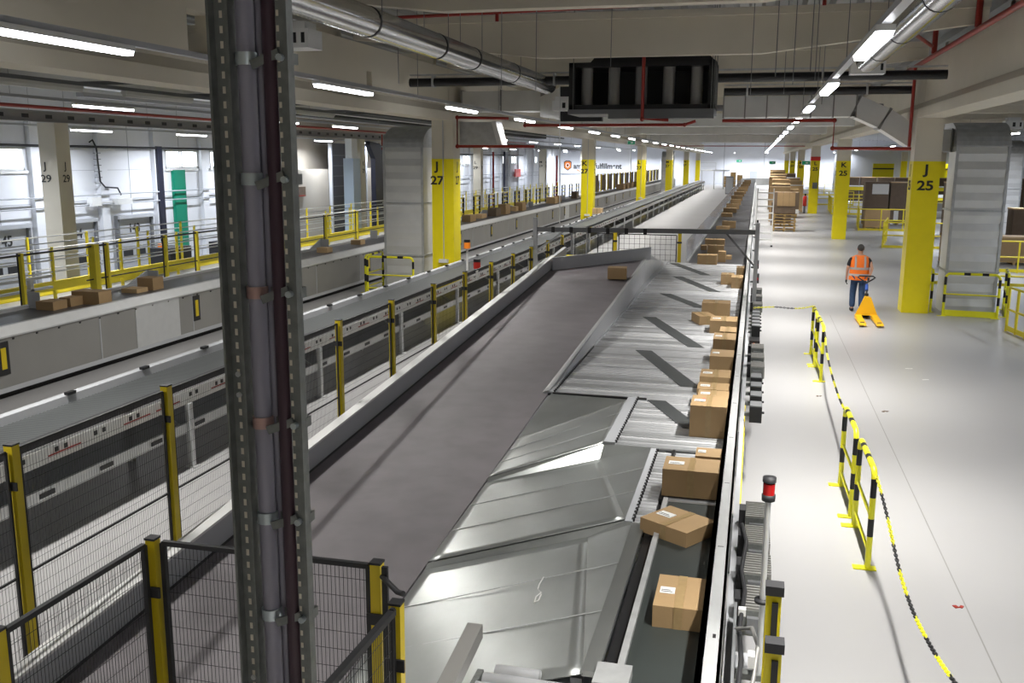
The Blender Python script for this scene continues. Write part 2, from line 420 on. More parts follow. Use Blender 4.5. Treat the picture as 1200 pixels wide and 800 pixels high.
# ------------------------------------------------------------ spiral ducts and humidifiers
def spiral(p, q, r, label, rings):
    t = thing('spiral_duct', label, 'duct', p)
    p, q = Vector(p), Vector(q); L = (q-p).length; n = int(L/.1); pts = []; rs = []
    for i in range(n*2+1):
        pts.append(p+(q-p)*i/(n*2)); rs.append(r+(.007 if i % 2 else 0))
    part('tube', MB().tube(pts, r, 20, rs=rs), 'spiral', t)
    d = (q-p).normalized()
    for k in rings:
        c = p+d*k; part('clamp_ring', MB().tube([c-d*.02, c+d*.02], r+.012, 20), 'black', t)
    mb = MB()
    for k in rings: c = p+d*k; part('hanging_wire', MB().tube([(c.x-r-.01, c.y, c.z), (c.x-r-.01, c.y, 7.2)], .006, 4), 'mgrey', t); part('hanging_wire', MB().tube([(c.x+r+.01, c.y, c.z), (c.x+r+.01, c.y, 7.2)], .006, 4), 'mgrey', t)
spiral((-5.25, 5, 5.83), (-5.25, 24.3, 5.83), .2, 'long shiny spiral air duct under the ceiling at upper left', [2.5, 5, 7.6, 10.5, 12.5, 15.5])
spiral((1.9, 6, 5.85), (1.9, 19.6, 5.85), .2, 'shiny spiral air duct beside the aisle lamps at upper right', [3, 6, 9, 11.5])
def humid(x, y, z, w, label):
    t = thing('ceiling_diffuser', label, 'diffuser', (x, y, z))
    d = .42
    part('housing', MB().box((-w/2, -d/2, 0), (w/2, d/2, .24)), 'white', t, False)
    part('vent_slot', MB().box((-.05, -d/2-.006, .06), (.03, -d/2-.001, .19)), 'dark', t, False)
    part('vent_slot', MB().box((w/2-.1, -d/2-.006, .06), (w/2-.05, -d/2-.001, .19)), 'dark', t, False)
    part('collar', MB().box((-w/2+.06, -d/2+.04, .24), (w/2-.06, d/2-.04, .34)), 'duct', t, False)
    return t
humid(-5.95, 12, 5.42, .4, 'white slotted box under the spiral duct beside the cable ladder')
humid(-4.75, 24.1, 5.2, .62, 'white slotted box at the far end of the left spiral duct')
humid(2.05, 21, 5.72, .66, 'white slotted box at the end of the right spiral duct')
humid(7.6, 33, 5.0, .5, 'white slotted box hanging beyond the right girder')
# ------------------------------------------------------------ black heater pipes
def hpipe(x0, x1, y, z, label):
    t = thing('heater_pipe', label, 'pipe', ((x0+x1)/2, y, z))
    part('pipe', MB().tube([(x0, y, z), (x1, y, z)], .105, 12), 'black', t)
    part('carrier_rail', MB().box((x0, y-.03, z+.16), (x1, y+.03, z+.2)), 'steel', t)
    x = x0+.6
    while x < x1: part('hanger', MB().box((x, y-.115, z-.12), (x+.05, y+.115, z+.17)), 'steel', t); x += 3.1
hpipe(-8.6, 3.95, 23.3, 5.88, 'thick black horizontal pipe under the ceiling, nearer one')
hpipe(-1.0, 3.9, 27.6, 5.85, 'thick black horizontal pipe under the ceiling, farther one above the grey duct')
# ------------------------------------------------------------ rectangular ducts
def sq_duct(pts, w, h, label, seam=.55):
    t = thing('air_duct', label, 'duct', pts[0])
    for i in range(len(pts)-1):
        p, q = Vector(pts[i]), Vector(pts[i+1]); part('duct_section', MB().bar(p, q, w, h), 'duct', t)
        L = (q-p).length; d = (q-p)/L; n = max(1, int(L/seam))
        for k in range(n+1):
            c = p+d*L*k/n; part('flange', MB().bar(c-d*.018, c+d*.018, w+.06, h+.06), 'panel', t)
    return t
sq_duct([(-1.0, 28.2, 5.46), (2.5, 28.2, 5.46), (3.25, 28.2, 5.12), (4.15, 28.2, 4.55), (4.95, 28.2, 4.55)], .9, .56, 'grey rectangular air duct bending down towards the right ribbed duct')
ld = sq_duct([(-6.2, 28.2, 5.68), (-8.62, 28.2, 5.68)], .9, .58, 'grey rectangular air duct behind the top of column J 27', .9)
part('drop_section', MB().prism([(-9.0, 4.42), (-7.42, 4.42), (-7.62, 5.08), (-8.9, 5.08)], 'y', 27.75, 28.3), 'steel', ld)
part('drop_frame', MB().prism([(-7.5, 4.35), (-7.36, 4.35), (-7.56, 5.1), (-7.7, 5.1)], 'y', 27.7, 28.35), 'duct', ld)
t = thing('air_duct', 'tapered grey duct piece ending in a black panel left of the unit', 'duct', (-5.6, 27, 5.5))
part('duct_section', MB().add([(-6.2,27.6,5.22),(-6.2,28.4,5.22),(-6.2,28.4,5.78),(-6.2,27.6,5.78),(-5.2,25.6,5.05),(-5.2,27.6,5.05),(-5.2,27.6,5.9),(-5.2,25.6,5.9)],
    [(0,1,2,3),(4,7,6,5),(0,4,5,1),(1,5,6,2),(2,6,7,3),(3,7,4,0)]), 'duct', t)
part('black_panel', MB().box((-5.2, 25.5, 5.0), (-4.05, 25.7, 5.9)), 'black', t)
# cross duct far
for k, (y, z, h) in enumerate(((40, 5.6, .5), (56, 5.7, .5), (74, 5.6, .6))):
    solo('air_duct', MB().box((-8.3, y, z-h/2), (3.6, y+.9, z+h/2)), 'duct', 'long grey cross duct under the ceiling, %s beyond the black unit' % ORD[k], 'duct', 'cross ducts')
for k, y in enumerate((34, 46, 66, 86)):
    solo('heater_pipe', MB().tube([(-8.5, y, 5.75), (3.9, y, 5.75)], .1, 8), 'mgrey', 'thin grey cross pipe under the ceiling, %s beyond the black unit' % ORD[k], 'pipe', 'cross pipes')
# ------------------------------------------------------------ ribbed vertical ducts
def ribbed(x0, x1, y0, y1, z0, z1, label, bend):
    t = thing('ribbed_duct', label, 'duct', ((x0+x1)/2, (y0+y1)/2, z0))
    rib = .2
    z = z0; mb = MB(); k = 0
    while z < z1-.01:
        zt = min(z+rib, z1); a = .035 if k % 2 else 0.; b = 0. if k % 2 else .035
        ring = lambda o, zz: [(x0, y0+.03-o, zz), (x1, y0+.03-o, zz), (x1, y1, zz), (x0, y1, zz)]
        mb.add(ring(a, z)+ring(b, zt), [(0,1,5,4),(1,2,6,5),(2,3,7,6),(3,0,4,7)])
        z = zt; k += 1
    part('ribbed_shaft', mb, 'duct', t); part('corner_edge', MB().box((x0-.02, y0-.01, z0), (x0+.05, y0+.03, z1)), 'steel', t); part('corner_edge', MB().box((x1-.05, y0-.01, z0), (x1+.02, y0+.03, z1)), 'steel', t)
    for zz in (z0+1.13, z0+.62*(z1-z0), z1): part('flange', MB().box((x0-.04, y0-.04, zz-.02), (x1+.04, y1+.04, zz+.02)), 'steel', t)
    # rounded bend on top: quarter cylinder about X axis, opening backwards
    n = 8; R = y1-y0; R2 = .62
    prof = [(y1, z1)]+[(y1-R*math.cos(PI/2*i/n), z1+R2*math.sin(PI/2*i/n)) for i in range(n+1)]
    part('bend', MB().prism([(y1+.9, z1)]+prof[1:]+[(y1+.9, z1+R2)], 'x', x0-.02, x1+.02), 'steel', t)
    return t
ribbed(5.02, 6.28, 27.25, 28.3, 0, 4.4, 'tall ribbed silver duct beside yellow column J 25', 1)
ribbed(-10.85, -9.62, 27.0, 28.2, 0, 4.35, 'tall ribbed silver duct left of yellow column J 27', -1)
ribbed(10.2, 12.2, 50.2, 51.2, 0, 4.4, 'ribbed silver duct farther back at the right edge', 1)
ribbed(-11.2, -9.8, 117, 118.2, 0, 4.4, 'small distant ribbed duct between the last left columns', 1)
# ------------------------------------------------------------ black unit
t = thing('air_unit', 'black ceiling unit with five pale vertical filters', 'unit', (-2.55, 21.8, 5.0))
X0, X1, Z0, Z1 = -4.12, -.96, 5.08, 6.08; YA, YB = 21.2, 22.6
fr = MB().box((X0, YA, Z0), (X0+.14, YB, Z1)).box((X1-.14, YA, Z0), (X1, YB, Z1)).box((X0, YA, Z0), (X1, YB, Z0+.1)).box((X0, YA, Z1-.1), (X1, YB, Z1)).box((X0, YB-.1, Z0), (X1, YB, Z1))
part('frame', fr, 'black', t)
part('hood', MB().prism([(X0+.45, Z1), (X1-.02, Z1), (X1-.2, Z1+.17), (X0+.6, Z1+.17)], 'y', YA+.1, YB), 'black', t)
for k in range(5):
    xc = X0+.36+.6*k
    part('filter', MB().tube([(xc, YA+.3, Z0+.1), (xc, YA+.3, Z1-.1)], .13, 14), 'panel', t)
part('drip_tray', MB().box((X0, YA-.08, Z0-.1), (X1, YB, Z0)).box((X0+.9, YA-.1, Z0-.2), (X1, YA+.3, Z0-.1)), 'mgrey', t)
for x in (X0+.1, X1-.02, X1+.03, X1-.07): part('hanging_rod', MB().tube([(x, YA, Z0), (x, YA, 7.2)], .01, 5), 'steeld', t)
# ------------------------------------------------------------ red sprinkler pipes
def rp(pts, r, label, ext=()):
    t = thing('sprinkler_pipe', label, 'pipe', pts[0])
    part('pipe', MB().tube(pts, r*.75, 8), 'red', t)
    for p in pts[1:-1]: part('elbow', MB().ball(p, r*1.05, 5), 'red', t)
    for a, b in ext: part('branch', MB().tube([a, b], r*.8, 8), 'red', t)
    return t
RR = .72
rp([(-7.9, 18.4, 6.72), (3.9, 18.4, 6.9)], .045, 'thin red sprinkler pipe crossing under the roof deck', [((-5, 18.4, 6.74), (-5, 18.4, 6.6)), ((1, 18.4, 6.85), (1, 18.4, 6.7))])
rp([(-2.45, 20.9, 7.0), (-2.45, 20.9, 4.86), (-1.9, 21.0, 4.84)], .05, 'red vertical pipe in front of the black unit', [])
rp([(-6.5, 27, 5.1), (-6.5, 27, 4.95), (-2.0, 27, 4.95), (-1.7, 27, 5.05)], .055, 'red horizontal pipe just below the black unit')
rp([(-7.2, 27.8, 5.18), (-8.5, 26.9, 5.18), (-8.5, 26.9, 4.36), (-6.2, 26.9, 4.36)], .06, 'red pipe looping down beside yellow column J 27')
rp([(-1.0, 27.2, 5.06), (1.93, 27.25, 5.06), (1.93, 27.3, 4.33), (3.9, 27.3, 4.32)], .06, 'red pipe stepping down towards yellow column J 25')
rp([(3.72, 26.4, 4.36), (3.72, 26.4, 6.3)], .055, 'red vertical pipe left of yellow column J 25')
rp([(3.75, 6, 6.35), (3.75, 30, 6.35)], .075, 'red pipe running along the upper right girder', [((3.75, 19.5, 6.4), (3.75, 19.5, 7.1)), ((3.75, 24, 6.4), (3.75, 24, 7.1))])
rp([(2.6, 19.2, 6.3), (3.6, 23.4, 6.5)], .05, 'short red pipe behind the right spiral duct')
rp([(-20.3, 8, 5.42), (-20.3, 60, 5.42)], .07, 'upper red pipe in the left bay')
rp([(-21.6, 8, 5.5), (-21.6, 90, 5.5)], .05, 'lower red pipe in the left bay by the steel channel')
rp([(-21.6, 53.6, 4.5), (-21.6, 53.6, 5.4)], .06, 'short red drop pipe beside the far dock column')
rp([(-21.5, 78, -1.4), (-21.5, 78, 4.6)], .12, 'brown red vertical pipe beside dock column L')
rp([(-21.2, 103, -1.4), (-21.2, 103, 4.4)], .16, 'red vertical pipe beside the distant dock column')
for k, y in enumerate((85,)):
    rp([(-8.4, y, 5.2), (3.8, y, 5.2)], .05, 'thin red cross pipe far down the hall, %s in line' % ORD[k])
# wires hanging in the middle bay
for i, (x, y) in enumerate(((.2, 16), (.5, 17), (.9, 18), (-.2, 19), (-6.5, 17), (-4.8, 18), (-3.9, 17), (.45, 21), (-2.9,19.2),(.7,15.5),(1.3,22.5),(-5.9,22))):
    mb = MB().tube([(x, y, 5.2+random.random()*.3), (x, y, 7.25)], .007, 4)
    solo('hanging_wire', mb, 'mgrey', 'thin grey suspension wire in the middle bay, %s from the left' % ORD[sorted([.2,.5,.9,-.2,-6.5,-4.8,-3.9,.45,-2.9,.7,1.3,-5.9]).index(x)], 'wire', 'suspension wires')
# left bay clutter: dark trays
for k, (x, y0, y1, z, w, h, m_) in enumerate(((-13.8, 12, 26, 6.1, .7, .3, 'mgrey'), (-17.5, 18, 60, 5.9, .5, .25, 'duct'), (-19, 24, 70, 5.7, .25, .12, 'lgrey'), (-14.7, 33, 60, 5.6, .8, .3, 'dark'), (-18.3, 36, 80, 5.9, .9, .35, 'dark'))):
    z = min(z, 6.05-h)
    solo('cable_tray', MB().box((x, y0, z), (x+w, y1, z+h)), m_, '%s ceiling tray in the left bay, %s from the girder' % ({'mgrey':'grey','duct':'steel','lgrey':'pale narrow','dark':'black'}[m_], ORD[k]), 'cable tray')

# ------------------------------------------------------------ wide rising belt
def bz(y): return .78+.065*(y-12.6)
XL, XR = -4.66, -2.68
t = thing('wide_belt_conveyor', 'wide dark grey belt conveyor rising away between white guards', 'conveyor', (-3.7, 5.6, 0))
YE = 24.1; YLE = 22.1
def sl(x0, x1, y0, y1, o0, o1):  # sloped box following the belt; o0 lower, o1 upper offsets
    vs = [(x, y, bz(y)+o) for o in (o0, o1) for x, y in ((x0,y0),(x1,y0),(x1,y1),(x0,y1))]
    return vs, [(0,3,2,1),(4,5,6,7),(0,1,5,4),(1,2,6,5),(2,3,7,6),(3,0,4,7)]
mb = MB()
vs = [(x, y, bz(y)+o) for o in (-.08, 0) for x, y in ((XL,4.4),(XR,4.4),(XR,YE),(XL,YE))]
mb.add(vs, [(0,3,2,1),(4,5,6,7),(0,1,5,4),(1,2,6,5),(2,3,7,6),(3,0,4,7)])
part('belt', mb, 'belt', t)
part('left_guard', MB().add(*sl(XL-.1, XL-.02, 4.4, YE, -.22, .25)).add(*sl(XL-.02, XL+.01, 4.4, YE, -.2, .004), 1), ['lgrey', 'black'], t, label='pale grey side guard')
part('guard_cap', MB().add(*sl(XL-.13, XL-.0, 4.4, 22.6, .25, .275)), 'white', t)
part('right_frame', MB().add(*sl(XR, XR+.05, 12.6, YE, -.5, .02)).add(*sl(XR, XR+.03, 5.6, 12.6, -.2, -.02)), 'lgrey', t)
# end guard crossing diagonally
a, b = Vector((-4.62, 22.1, 0)), Vector((-2.5, 24.15, 0))
n = 10; g = MB(); vs = []
for p in (a, b):
    for dz in (-.02, .3): vs.append((p.x, p.y, bz(p.y)+dz))
for p in (a, b):
    for dz in (-.02, .3): vs.append((p.x-.03, p.y+.05, bz(p.y)+dz))
g.add(vs, [(0,2,3,1),(4,5,7,6),(0,1,5,4),(2,6,7,3),(1,3,7,5),(0,4,6,2)])
part('end_guard', g, 'lgrey', t)
part('frame_leg', MB().box((-4.6, 6.3, 0), (-4.5, 6.4, .2)).box((-2.85, 6.3, 0), (-2.75, 6.4, .2)), 'lgrey', t)
for y in (14, 19, 23.5):
    for x in (-4.6, -2.85): part('leg', MB().box((x, y, 0), (x+.1, y+.1, bz(y)-.08)), 'lgrey', t)
part('yellow_tube', MB().tube([(-5.0, 24.8, 1.45), (-3.6, 25.2, 1.45)], .05, 8), 'yellow', t)
# skirt strip between belt and rollers
t = thing('skirt_plate', 'worn galvanised skirt plate between wide belt and roller table', 'plate', (-2.6, 18, .7))
mb = MB()
pts = [(-2.62, 12.6, .86), (-2.62, 24.2, 1.56), (-2.60, 24.2, .86), (-2.60, 12.6, .8)]
q1, q2 = at(764, 299.5, Y=29.0), at(777, 307, Z=.81)
mb.slab([(-2.67, 12.6, .82), (-2.62, 24.2, 1.55), tuple(q1), tuple(q2), (-2.755, 12.6, .80)], .012)
mb.slab([(-2.70, 12.6, .83), (-2.66, 12.6, .83), (-2.60, 24.2, 1.57), (-2.64, 24.2, 1.57)], .02, 1)
part('sheet', mb, ['steel', 'alu'], t)

# ------------------------------------------------------------ roller tables
def rollers(name, label, xs, y0, y1, pitch, r, z=.8, group=None, rails=True, m='chrome', skip=None, rw=.13):
    t = thing(name, label, 'conveyor', ((xs(y0)[0]+xs(y0)[1])/2, (y0+y1)/2, 0), group=group)
    y = y0+pitch/2; me = None; k = 0
    while y < y1:
        a, b = xs(y); L = b-a
        mb = MB().tube([(-L/2, 0, 0), (L/2, 0, 0)], r, 10); 
        key = (round(L, 2), random.choice((m, m, 'chrome2', 'chrome3')))
        if key not in RC:
            RC[key] = mb.mesh('roller'); setmats(RC[key], key[1])
        o = bpy.data.objects.new('roller', RC[key]); COL.objects.link(o); o.parent = t
        o.location = Vector(((a+b)/2, y, z-r))-Vector(t.location); y += pitch; k += 1
    a0, b0 = xs(y0); a1, b1 = xs(y1-.01)
    if rails:
        part('side_rail', MB().add([(a0-rw,y0,z+.02),(a0,y0,z+.02),(a1,y1,z+.02),(a1-rw,y1,z+.02),(a0-rw,y0,z-.15),(a0,y0,z-.15),(a1,y1,z-.15),(a1-rw,y1,z-.15)],
            [(0,1,2,3),(7,6,5,4),(0,4,5,1),(1,5,6,2),(2,6,7,3),(3,7,4,0)]), 'lgrey', t)
        mb = MB(); y = y0+.05
        while y < min(y1, 16): mb.box((xs(y)[0]-.012, y, z-.0), (xs(y)[0]+.016, y+.045, z+.024)); y += pitch
        if mb.v: part('edge_caps', mb, 'black', t, kind='stuff')
    part('bed', MB().add([(a0,y0,z-.12),(b0,y0,z-.12),(b1,y1,z-.12),(a1,y1,z-.12)], [(0,1,2,3)]), 'dark', t)
    for yy_ in (y0+.2, y1-.2):
        for xx in (xs(yy_)[0]+.1, xs(yy_)[1]-.15): part('leg', MB().box((xx, yy_-.04, 0), (xx+.08, yy_+.04, z-.13)), 'lgrey', t)
    return t
RC = {}
ta = rollers('roller_table', 'wide silver roller table, far half ending at the dark belt', lambda y: (-2.6, -.22), 21.0, 30.5, .1, .037, group='merge roller tables')
tb = rollers('roller_table', 'wide silver roller table, near half beside the metal chutes', lambda y: (-2.6, -.22), 12.6, 21.0, .1, .037, group='merge roller tables')
tc = rollers('roller_table', 'short silver roller table to the right of the upper metal chute', lambda y: (-1.42, -.22), 10.42, 12.6, .1, .037, group='merge roller tables')
td = rollers('roller_table', 'narrow roller lane beside the middle metal chute', lambda y: (-.93, -.76), 8.1, 10.38, .09, .04, z=.78, rw=.07)
te = rollers('roller_table', 'short roller lane under the parcels beside the right guard', lambda y: (-.72, -.22), 8.75, 10.38, .09, .04, z=.78, rails=False)
part('divider', MB().box((-.76, 8.75, .70), (-.73, 10.38, .8)), 'black', te)
for p, k in ((ta, 0),): pass
def strip(par, x0, y0, x1, y1, w):   # diagonal dark transfer strip just above the rollers
    mb = MB().slab([(x0, y0, .806), (x0+w, y0, .806), (x1+w, y1, .806), (x1, y1, .806)][::-1], .008)
    part('transfer_strip', mb, 'slat', par)
strip(tb, -1.86, 15.95, -.9, 13.45, .27); strip(tb, -2.15, 19.5, -1.0, 16.45, .27)
strip(ta, -2.15, 23.1, -1.15, 21.05, .27); strip(ta, -2.15, 26.7, -1.0, 23.8, .27); strip(ta, -2.55, 30.2, -1.4, 27.3, .27)
strip(tc, -1.28, 12.55, -.72, 11.3, .24)
part('bolted_edge', MB().box((-2.6, 12.55, .70), (-1.3, 12.6, .815)), 'black', tb)

# ------------------------------------------------------------ metal chutes
def chute(R0, R1, E0, Lv, L1, label, prevedge=None, rw=0, rm='lgrey', Q=None):
    t = thing('metal_chute', label, 'chute', ((R0[0]+L1[0])/2, (R0[1]+L1[1])/2, 0), group='metal chutes')
    wob = lambda u, v: .012*math.sin(PI*u)*math.sin(PI*v)*math.sin(5*u+3*v+R0[1])
    part('slide_sheet', (MB().patch(Q, Lv, L1, R1, 16, .01, 0, wob).slab([R0, Q, R1], .01) if Q else MB().patch(R0, Lv, L1, R1, 16, .01, 0, wob)), 'chute', t)
    if prevedge and Q: part('riser_sheet', MB().slab([prevedge[0], prevedge[1], Lv, Q], .008).slab([R0, prevedge[0], Q], .008), 'chute', t)
    elif prevedge: part('riser_sheet', MB().slab([R0]+prevedge+[Lv], .01), 'chute', t)
    if rw: part('rim', MB().box((R1[0]-.01, R1[1], R1[2]-.02), (R1[0]+rw, R0[1]-.02, R1[2]+.02)), rm, t)
    mb = MB()
    for f in (.33, .66):
        a = Vector(Lv).lerp(Vector(L1), f); b = Vector(R0).lerp(Vector(R1), f); mb.bar(a+Vector((0,0,.002)), b+Vector((0,0,.002)), .012, .004)
    part('seam', mb, 'steel', t)
    part('support', MB().box((R1[0]-.1, R1[1]+.1, 0), (R1[0]-.02, R1[1]+.18, .7)), 'lgrey', t)
    return t
XB = XR+.02
chute((-1.55, 12.5, .80), (-1.55, 10.45, .80), None, (XB, 10.75, bz(10.75)+.0), (XB, 9.5, bz(9.5)+.03), 'dented silver chute sheet farthest up, just below the roller table', [(-2.62, 12.55, .80)])
chute((-1.0, 10.38, .80), (-1.0, 8.15, .80), None, (XB, 9.38, bz(9.38)), (XB, 7.5, bz(7.5)+.03), 'large silver chute sheet in the middle of the three', [(-1.55, 10.43, .79), (XB, 9.46, bz(9.46)+.03)], Q=(-1.57, 10.25, .66))
chute((-.91, 8.05, .80), (-.91, 5.45, .80), None, (XB, 7.4, bz(7.4)), (XB, 5.3, bz(5.6)), 'large scratched silver chute sheet nearest to the camera', [(-1.0, 8.13, .79), (XB, 7.46, bz(7.46)+.03)], Q=(-1.3, 7.93, .68), rw=.1, rm='chute')
nc = [o for o in COL.objects if o.get('label', '').startswith('large scratched')][0]
def onch(px, py): return tuple(at(px, py, Z=.70))
mb = MB(); sc_ = [(637, 676), (632, 684), (630, 690), (634, 694), (628, 699), (626, 706), (631, 703), (634, 696)]
def sheetz(x, y):
    s = (x-(-.91))/(XB+.91); return .80+s*(bz(max(5.5, y))-.80)+.004
pts = []
for a in sc_:
    p = at(*a, Z=.72)
    for _ in range(3): p = at(*a, Z=sheetz(p.x, p.y)+.004)
    pts.append(tuple(p))
mb.tube(pts, .006, 4); part('scuff_mark', mb, 'white', nc)
# ------------------------------------------------------------ right lane belt
t = thing('belt_conveyor', 'dark green-black parcel belt along the right guard, nearest section', 'conveyor', (-.45, 6.7, 0))
part('belt', MB().box((-.66, 5.25, .74), (-.2, 8.7, .8)), 'belt2', t)
part('left_rail', MB().box((-.705, 5.45, .6), (-.66, 8.7, .84)), 'steel', t)
part('end_cap', MB().box((-.82, 5.25, .62), (-.60, 5.5, .87)), 'steel', t)
part('catch_belt', MB().box((-.80, 5.3, .5), (-.705, 8.7, .76)), 'black', t)
for y in (5.6, 8.4): part('leg', MB().box((-.7, y, 0), (-.62, y+.08, .6)), 'lgrey', t)
rn = thing('roller_lane', 'cut-off row of shiny rollers at the bottom edge of the view', 'conveyor', (-1.1, 5.1, 0))
for i, (a, b, y) in enumerate(((-1.45, -1.16, 5.33), (-1.5, -.85, 5.22), (-1.52, -.42, 5.11), (-1.52, -.42, 5.0), (-1.52, -.42, 4.89))):
    part('roller', MB().tube([(a, y, .8), (b, y, .8)], .045, 12), 'chrome', rn)
part('side_plate', MB().bar((-1.62, 5.45, 1.0), (-1.60, 4.4, .92), .1, .1), 'panel', rn)
part('frame', MB().box((-1.56, 4.4, .6), (-1.52, 5.3, .82)).box((-.42, 4.4, .6), (-.38, 5.2, .82)), 'steeld', rn)
part('leg', MB().box((-1.56, 4.6, 0), (-1.5, 4.66, .6)), 'lgrey', rn)
# far dark belt
t = thing('belt_conveyor', 'long dark belt conveyor with parcels running to the far wall', 'conveyor', (-1.1, 30.6, 0))
part('belt', MB().box((-1.98, 30.55, .74), (-.22, 140, .795)), 'beltf', t)
mb = MB(); y = 37.
while y < 100: mb.box((-1.98, y, .795), (-.22, y+.08, .8)); y += 8.5
part('belt_joint', mb, 'black', t)
part('base_rail', MB().box((-2.06, 30.55, .6), (-1.98, 140, .84)), 'alu', t)
mb = MB(); y = 31.
while y < 139: mb.box((-2.05, y, 0), (-1.97, y+.08, .6)); y += 3.
part('leg', mb, 'lgrey', t, kind='stuff')
part('clear_guard', MB().box((-2.05, 30.6, .84), (-2.035, 138, 1.5)), 'glasspc', t, label='clear greyish side guard')
# curved end
cv = []; n = 16
t = thing('curved_conveyor', 'distant curved conveyor bend with a pale rounded guard', 'conveyor', (1.9, 140, 0))
c = (3.0, 140.0); 
def arc(R, z): return [(c[0]-R*math.cos(PI/2*i/n), c[1]+R*math.sin(PI/2*i/n), z) for i in range(n+1)]
o_, i_ = arc(5.0, .8), arc(3.2, .8)
part('belt', MB().add(o_+i_, [(k, k+1, n+2+k, n+1+k) for k in range(n)]), 'beltf', t)
for R, nm in ((5.05, 'outer_guard'), (3.15, 'inner_guard')):
    a1, a2 = arc(R, .5), arc(R, 1.45)
    part(nm, MB().add(a1+a2, [(k, k+1, n+2+k, n+1+k) for k in range(n)]), 'alu', t)
part('leg', MB().box((-.2, 142, 0), (0, 142.2, .8)).box((2.9, 144, 0), (3.1, 144.2, .8)), 'lgrey', t)
# right guard and its machinery
t = thing('side_guard', 'long pale steel guard wall along the right of the parcels', 'guard', (-.1, 5, 0))
mb = MB()
mb.box((-.2, 4.4, .62), (-.16, 30.5, 1.1)).box((-.2, 4.4, 1.08), (-.06, 30.5, 1.1)).box((-.08, 4.4, .9), (-.06, 30.5, 1.1))
part('guard_panel', mb, 'alu', t)
part('far_guard_panel', MB().box((-.2, 30.5, .62), (-.08, 140, 1.05)), 'alu', t)
part('outer_rail', MB().box((-.05, 4.4, .6), (0, 139, .78)), 'lgrey', t)
part('yellow_strip', MB().box((0.001, 8.5, .70), (.012, 13, .73)), 'yellow', t)
mb = MB(); y = 6.
while y < 139: mb.box((-.1, y, 0), (-.03, y+.07, .6)); y += 3.
part('leg', mb, 'lgrey', t, kind='stuff')
mb = MB(); y = 7.
while y < 30: mb.box((-.145, y, 1.1), (-.10, y+.012, 1.1015)); y += 1.5
part('joint', mb, 'mgrey', t)
part('slot', MB().box((-.12, 5.55, 1.1), (-.1, 5.6, 1.102)), 'black', t)
# motors
mo = None
def motor(label, loc):
    global mo
    if mo is None:
        mo = thing('drive_motor', label, 'motor', loc, group='finned drive motors'); 
        ho = part('housing', MB().box((.0, -.2, .04), (.18, .2, .2)), 'steeld', mo, False)
        mb = MB()
        for k in range(9): mb.box((-.005, -.19+k*.045, .03), (.2, -.172+k*.045, .215))
        part('cooling_fins', mb, 'panel', ho, False)
        part('terminal_box', MB().box((.03, -.24, .05), (.15, -.2, .16)), 'mgrey', mo, False)
        part('gearbox', MB().box((-.06, -.08, .02), (0, .08, .22)), 'rubber', mo, False)
        part('bracket', MB().box((-.06, -.1, -.04), (.18, .1, .02)), 'steeld', mo, False)
        return mo
    return dup(mo, loc, label)
for k, y in enumerate((6.55, 7.15, 7.75, 8.35)):
    motor('grey finned motor behind the red stack light, %s from the bottom' % ORD[k], (.06, y, .72))
for k, y in enumerate((14.6, 15.3, 16.1)):
    motor('grey finned motor outside the guard halfway up, %s nearest' % ORD[k], (.06, y, .74))
for k, y in enumerate((21.0, 22.2, 23.4)):
    motor('small distant finned motor below the red button box, %s nearest' % ORD[k], (.06, y, .76))
bx = None
for k, y in enumerate((11.9, 12.45, 13.0, 13.55)):
    lab = 'black sensor box outside the guard, %s nearest of four' % ORD[k]
    if bx is None:
        bx = thing('sensor_box', lab, 'sensor', (.06, y, .8), group='black sensor boxes')
        part('case', MB().box((0, -.14, 0), (.15, .14, .2)), 'black', bx, False); part('knob', MB().tube([(.15, 0, .1), (.18, 0, .1)], .015, 8), 'rubber', bx, False)
        part('lid', MB().box((.005, -.13, .2), (.145, .13, .212)), 'mgrey', bx, False); part('bracket', MB().box((-.06, -.03, .05), (0, .03, .09)), 'steeld', bx, False)
    else: dup(bx, (.06, y, .8), lab)
for k, y in enumerate((17.9, 18.3, 18.7, 19.1, 19.5)):
    dup(bx, (.05, y, .8), 'small dark sensor box by the orange chain end, %s in row' % ORD[k])
t = thing('switch_box', 'black switch box with orange and yellow button by the guard', 'switch', (.1, 17.3, .7))
part('case', MB().box((.02, 17.1, .62), (.2, 17.5, .85)), 'black', t); part('button', MB().tube([(.1, 17.08, .76), (.1, 17.1, .76)], .05, 12), 'orange', t); part('button_plate', MB().box((.03, 17.09, .64), (.09, 17.1, .74)), 'yellow', t)
part('bracket', MB().box((-.05, 17.25, .7), (.02, 17.35, .75)), 'steeld', t)
# junction plates / hoses near the camera
t = thing('control_panel', 'cluttered grey control bracket with hoses at the bottom right of the guard', 'bracket', (.08, 5.6, .6))
part('back_plate', MB().box((.0, 4.4, .55), (.02, 6.4, .95)), 'mgrey', t)
part('bracket', MB().box((.02, 5.85, .72), (.2, 6.05, .76)), 'lgrey', t); part('bracket', MB().box((.02, 5.3, .6), (.2, 5.4, .64)), 'lgrey', t); part('bracket', MB().box((.02, 4.9, .55), (.2, 5.0, .6)), 'lgrey', t)
part('grey_hose', MB().tube([(.02, 6.0, .95), (.12, 5.9, 1.02), (.16, 5.75, .98), (.14, 5.6, .85), (.1, 5.3, .75), (.08, 5.0, .6)], .014, 8), 'panel', t)
part('purple_cable', MB().tube([(.03, 5.5, .8), (.06, 5.3, .85), (.09, 5.1, .8), (.07, 4.9, .65), (.05, 4.6, .5)], .014, 8), 'purple', t)
part('black_cable', MB().tube([(.03, 7.9, .95), (.07, 7.4, 1.0), (.04, 7.0, .93), (.07, 6.5, .99), (.04, 6.1, .9), (.06, 5.6, .95), (.03, 5.1, .85)], .016, 8), 'rubber', t)
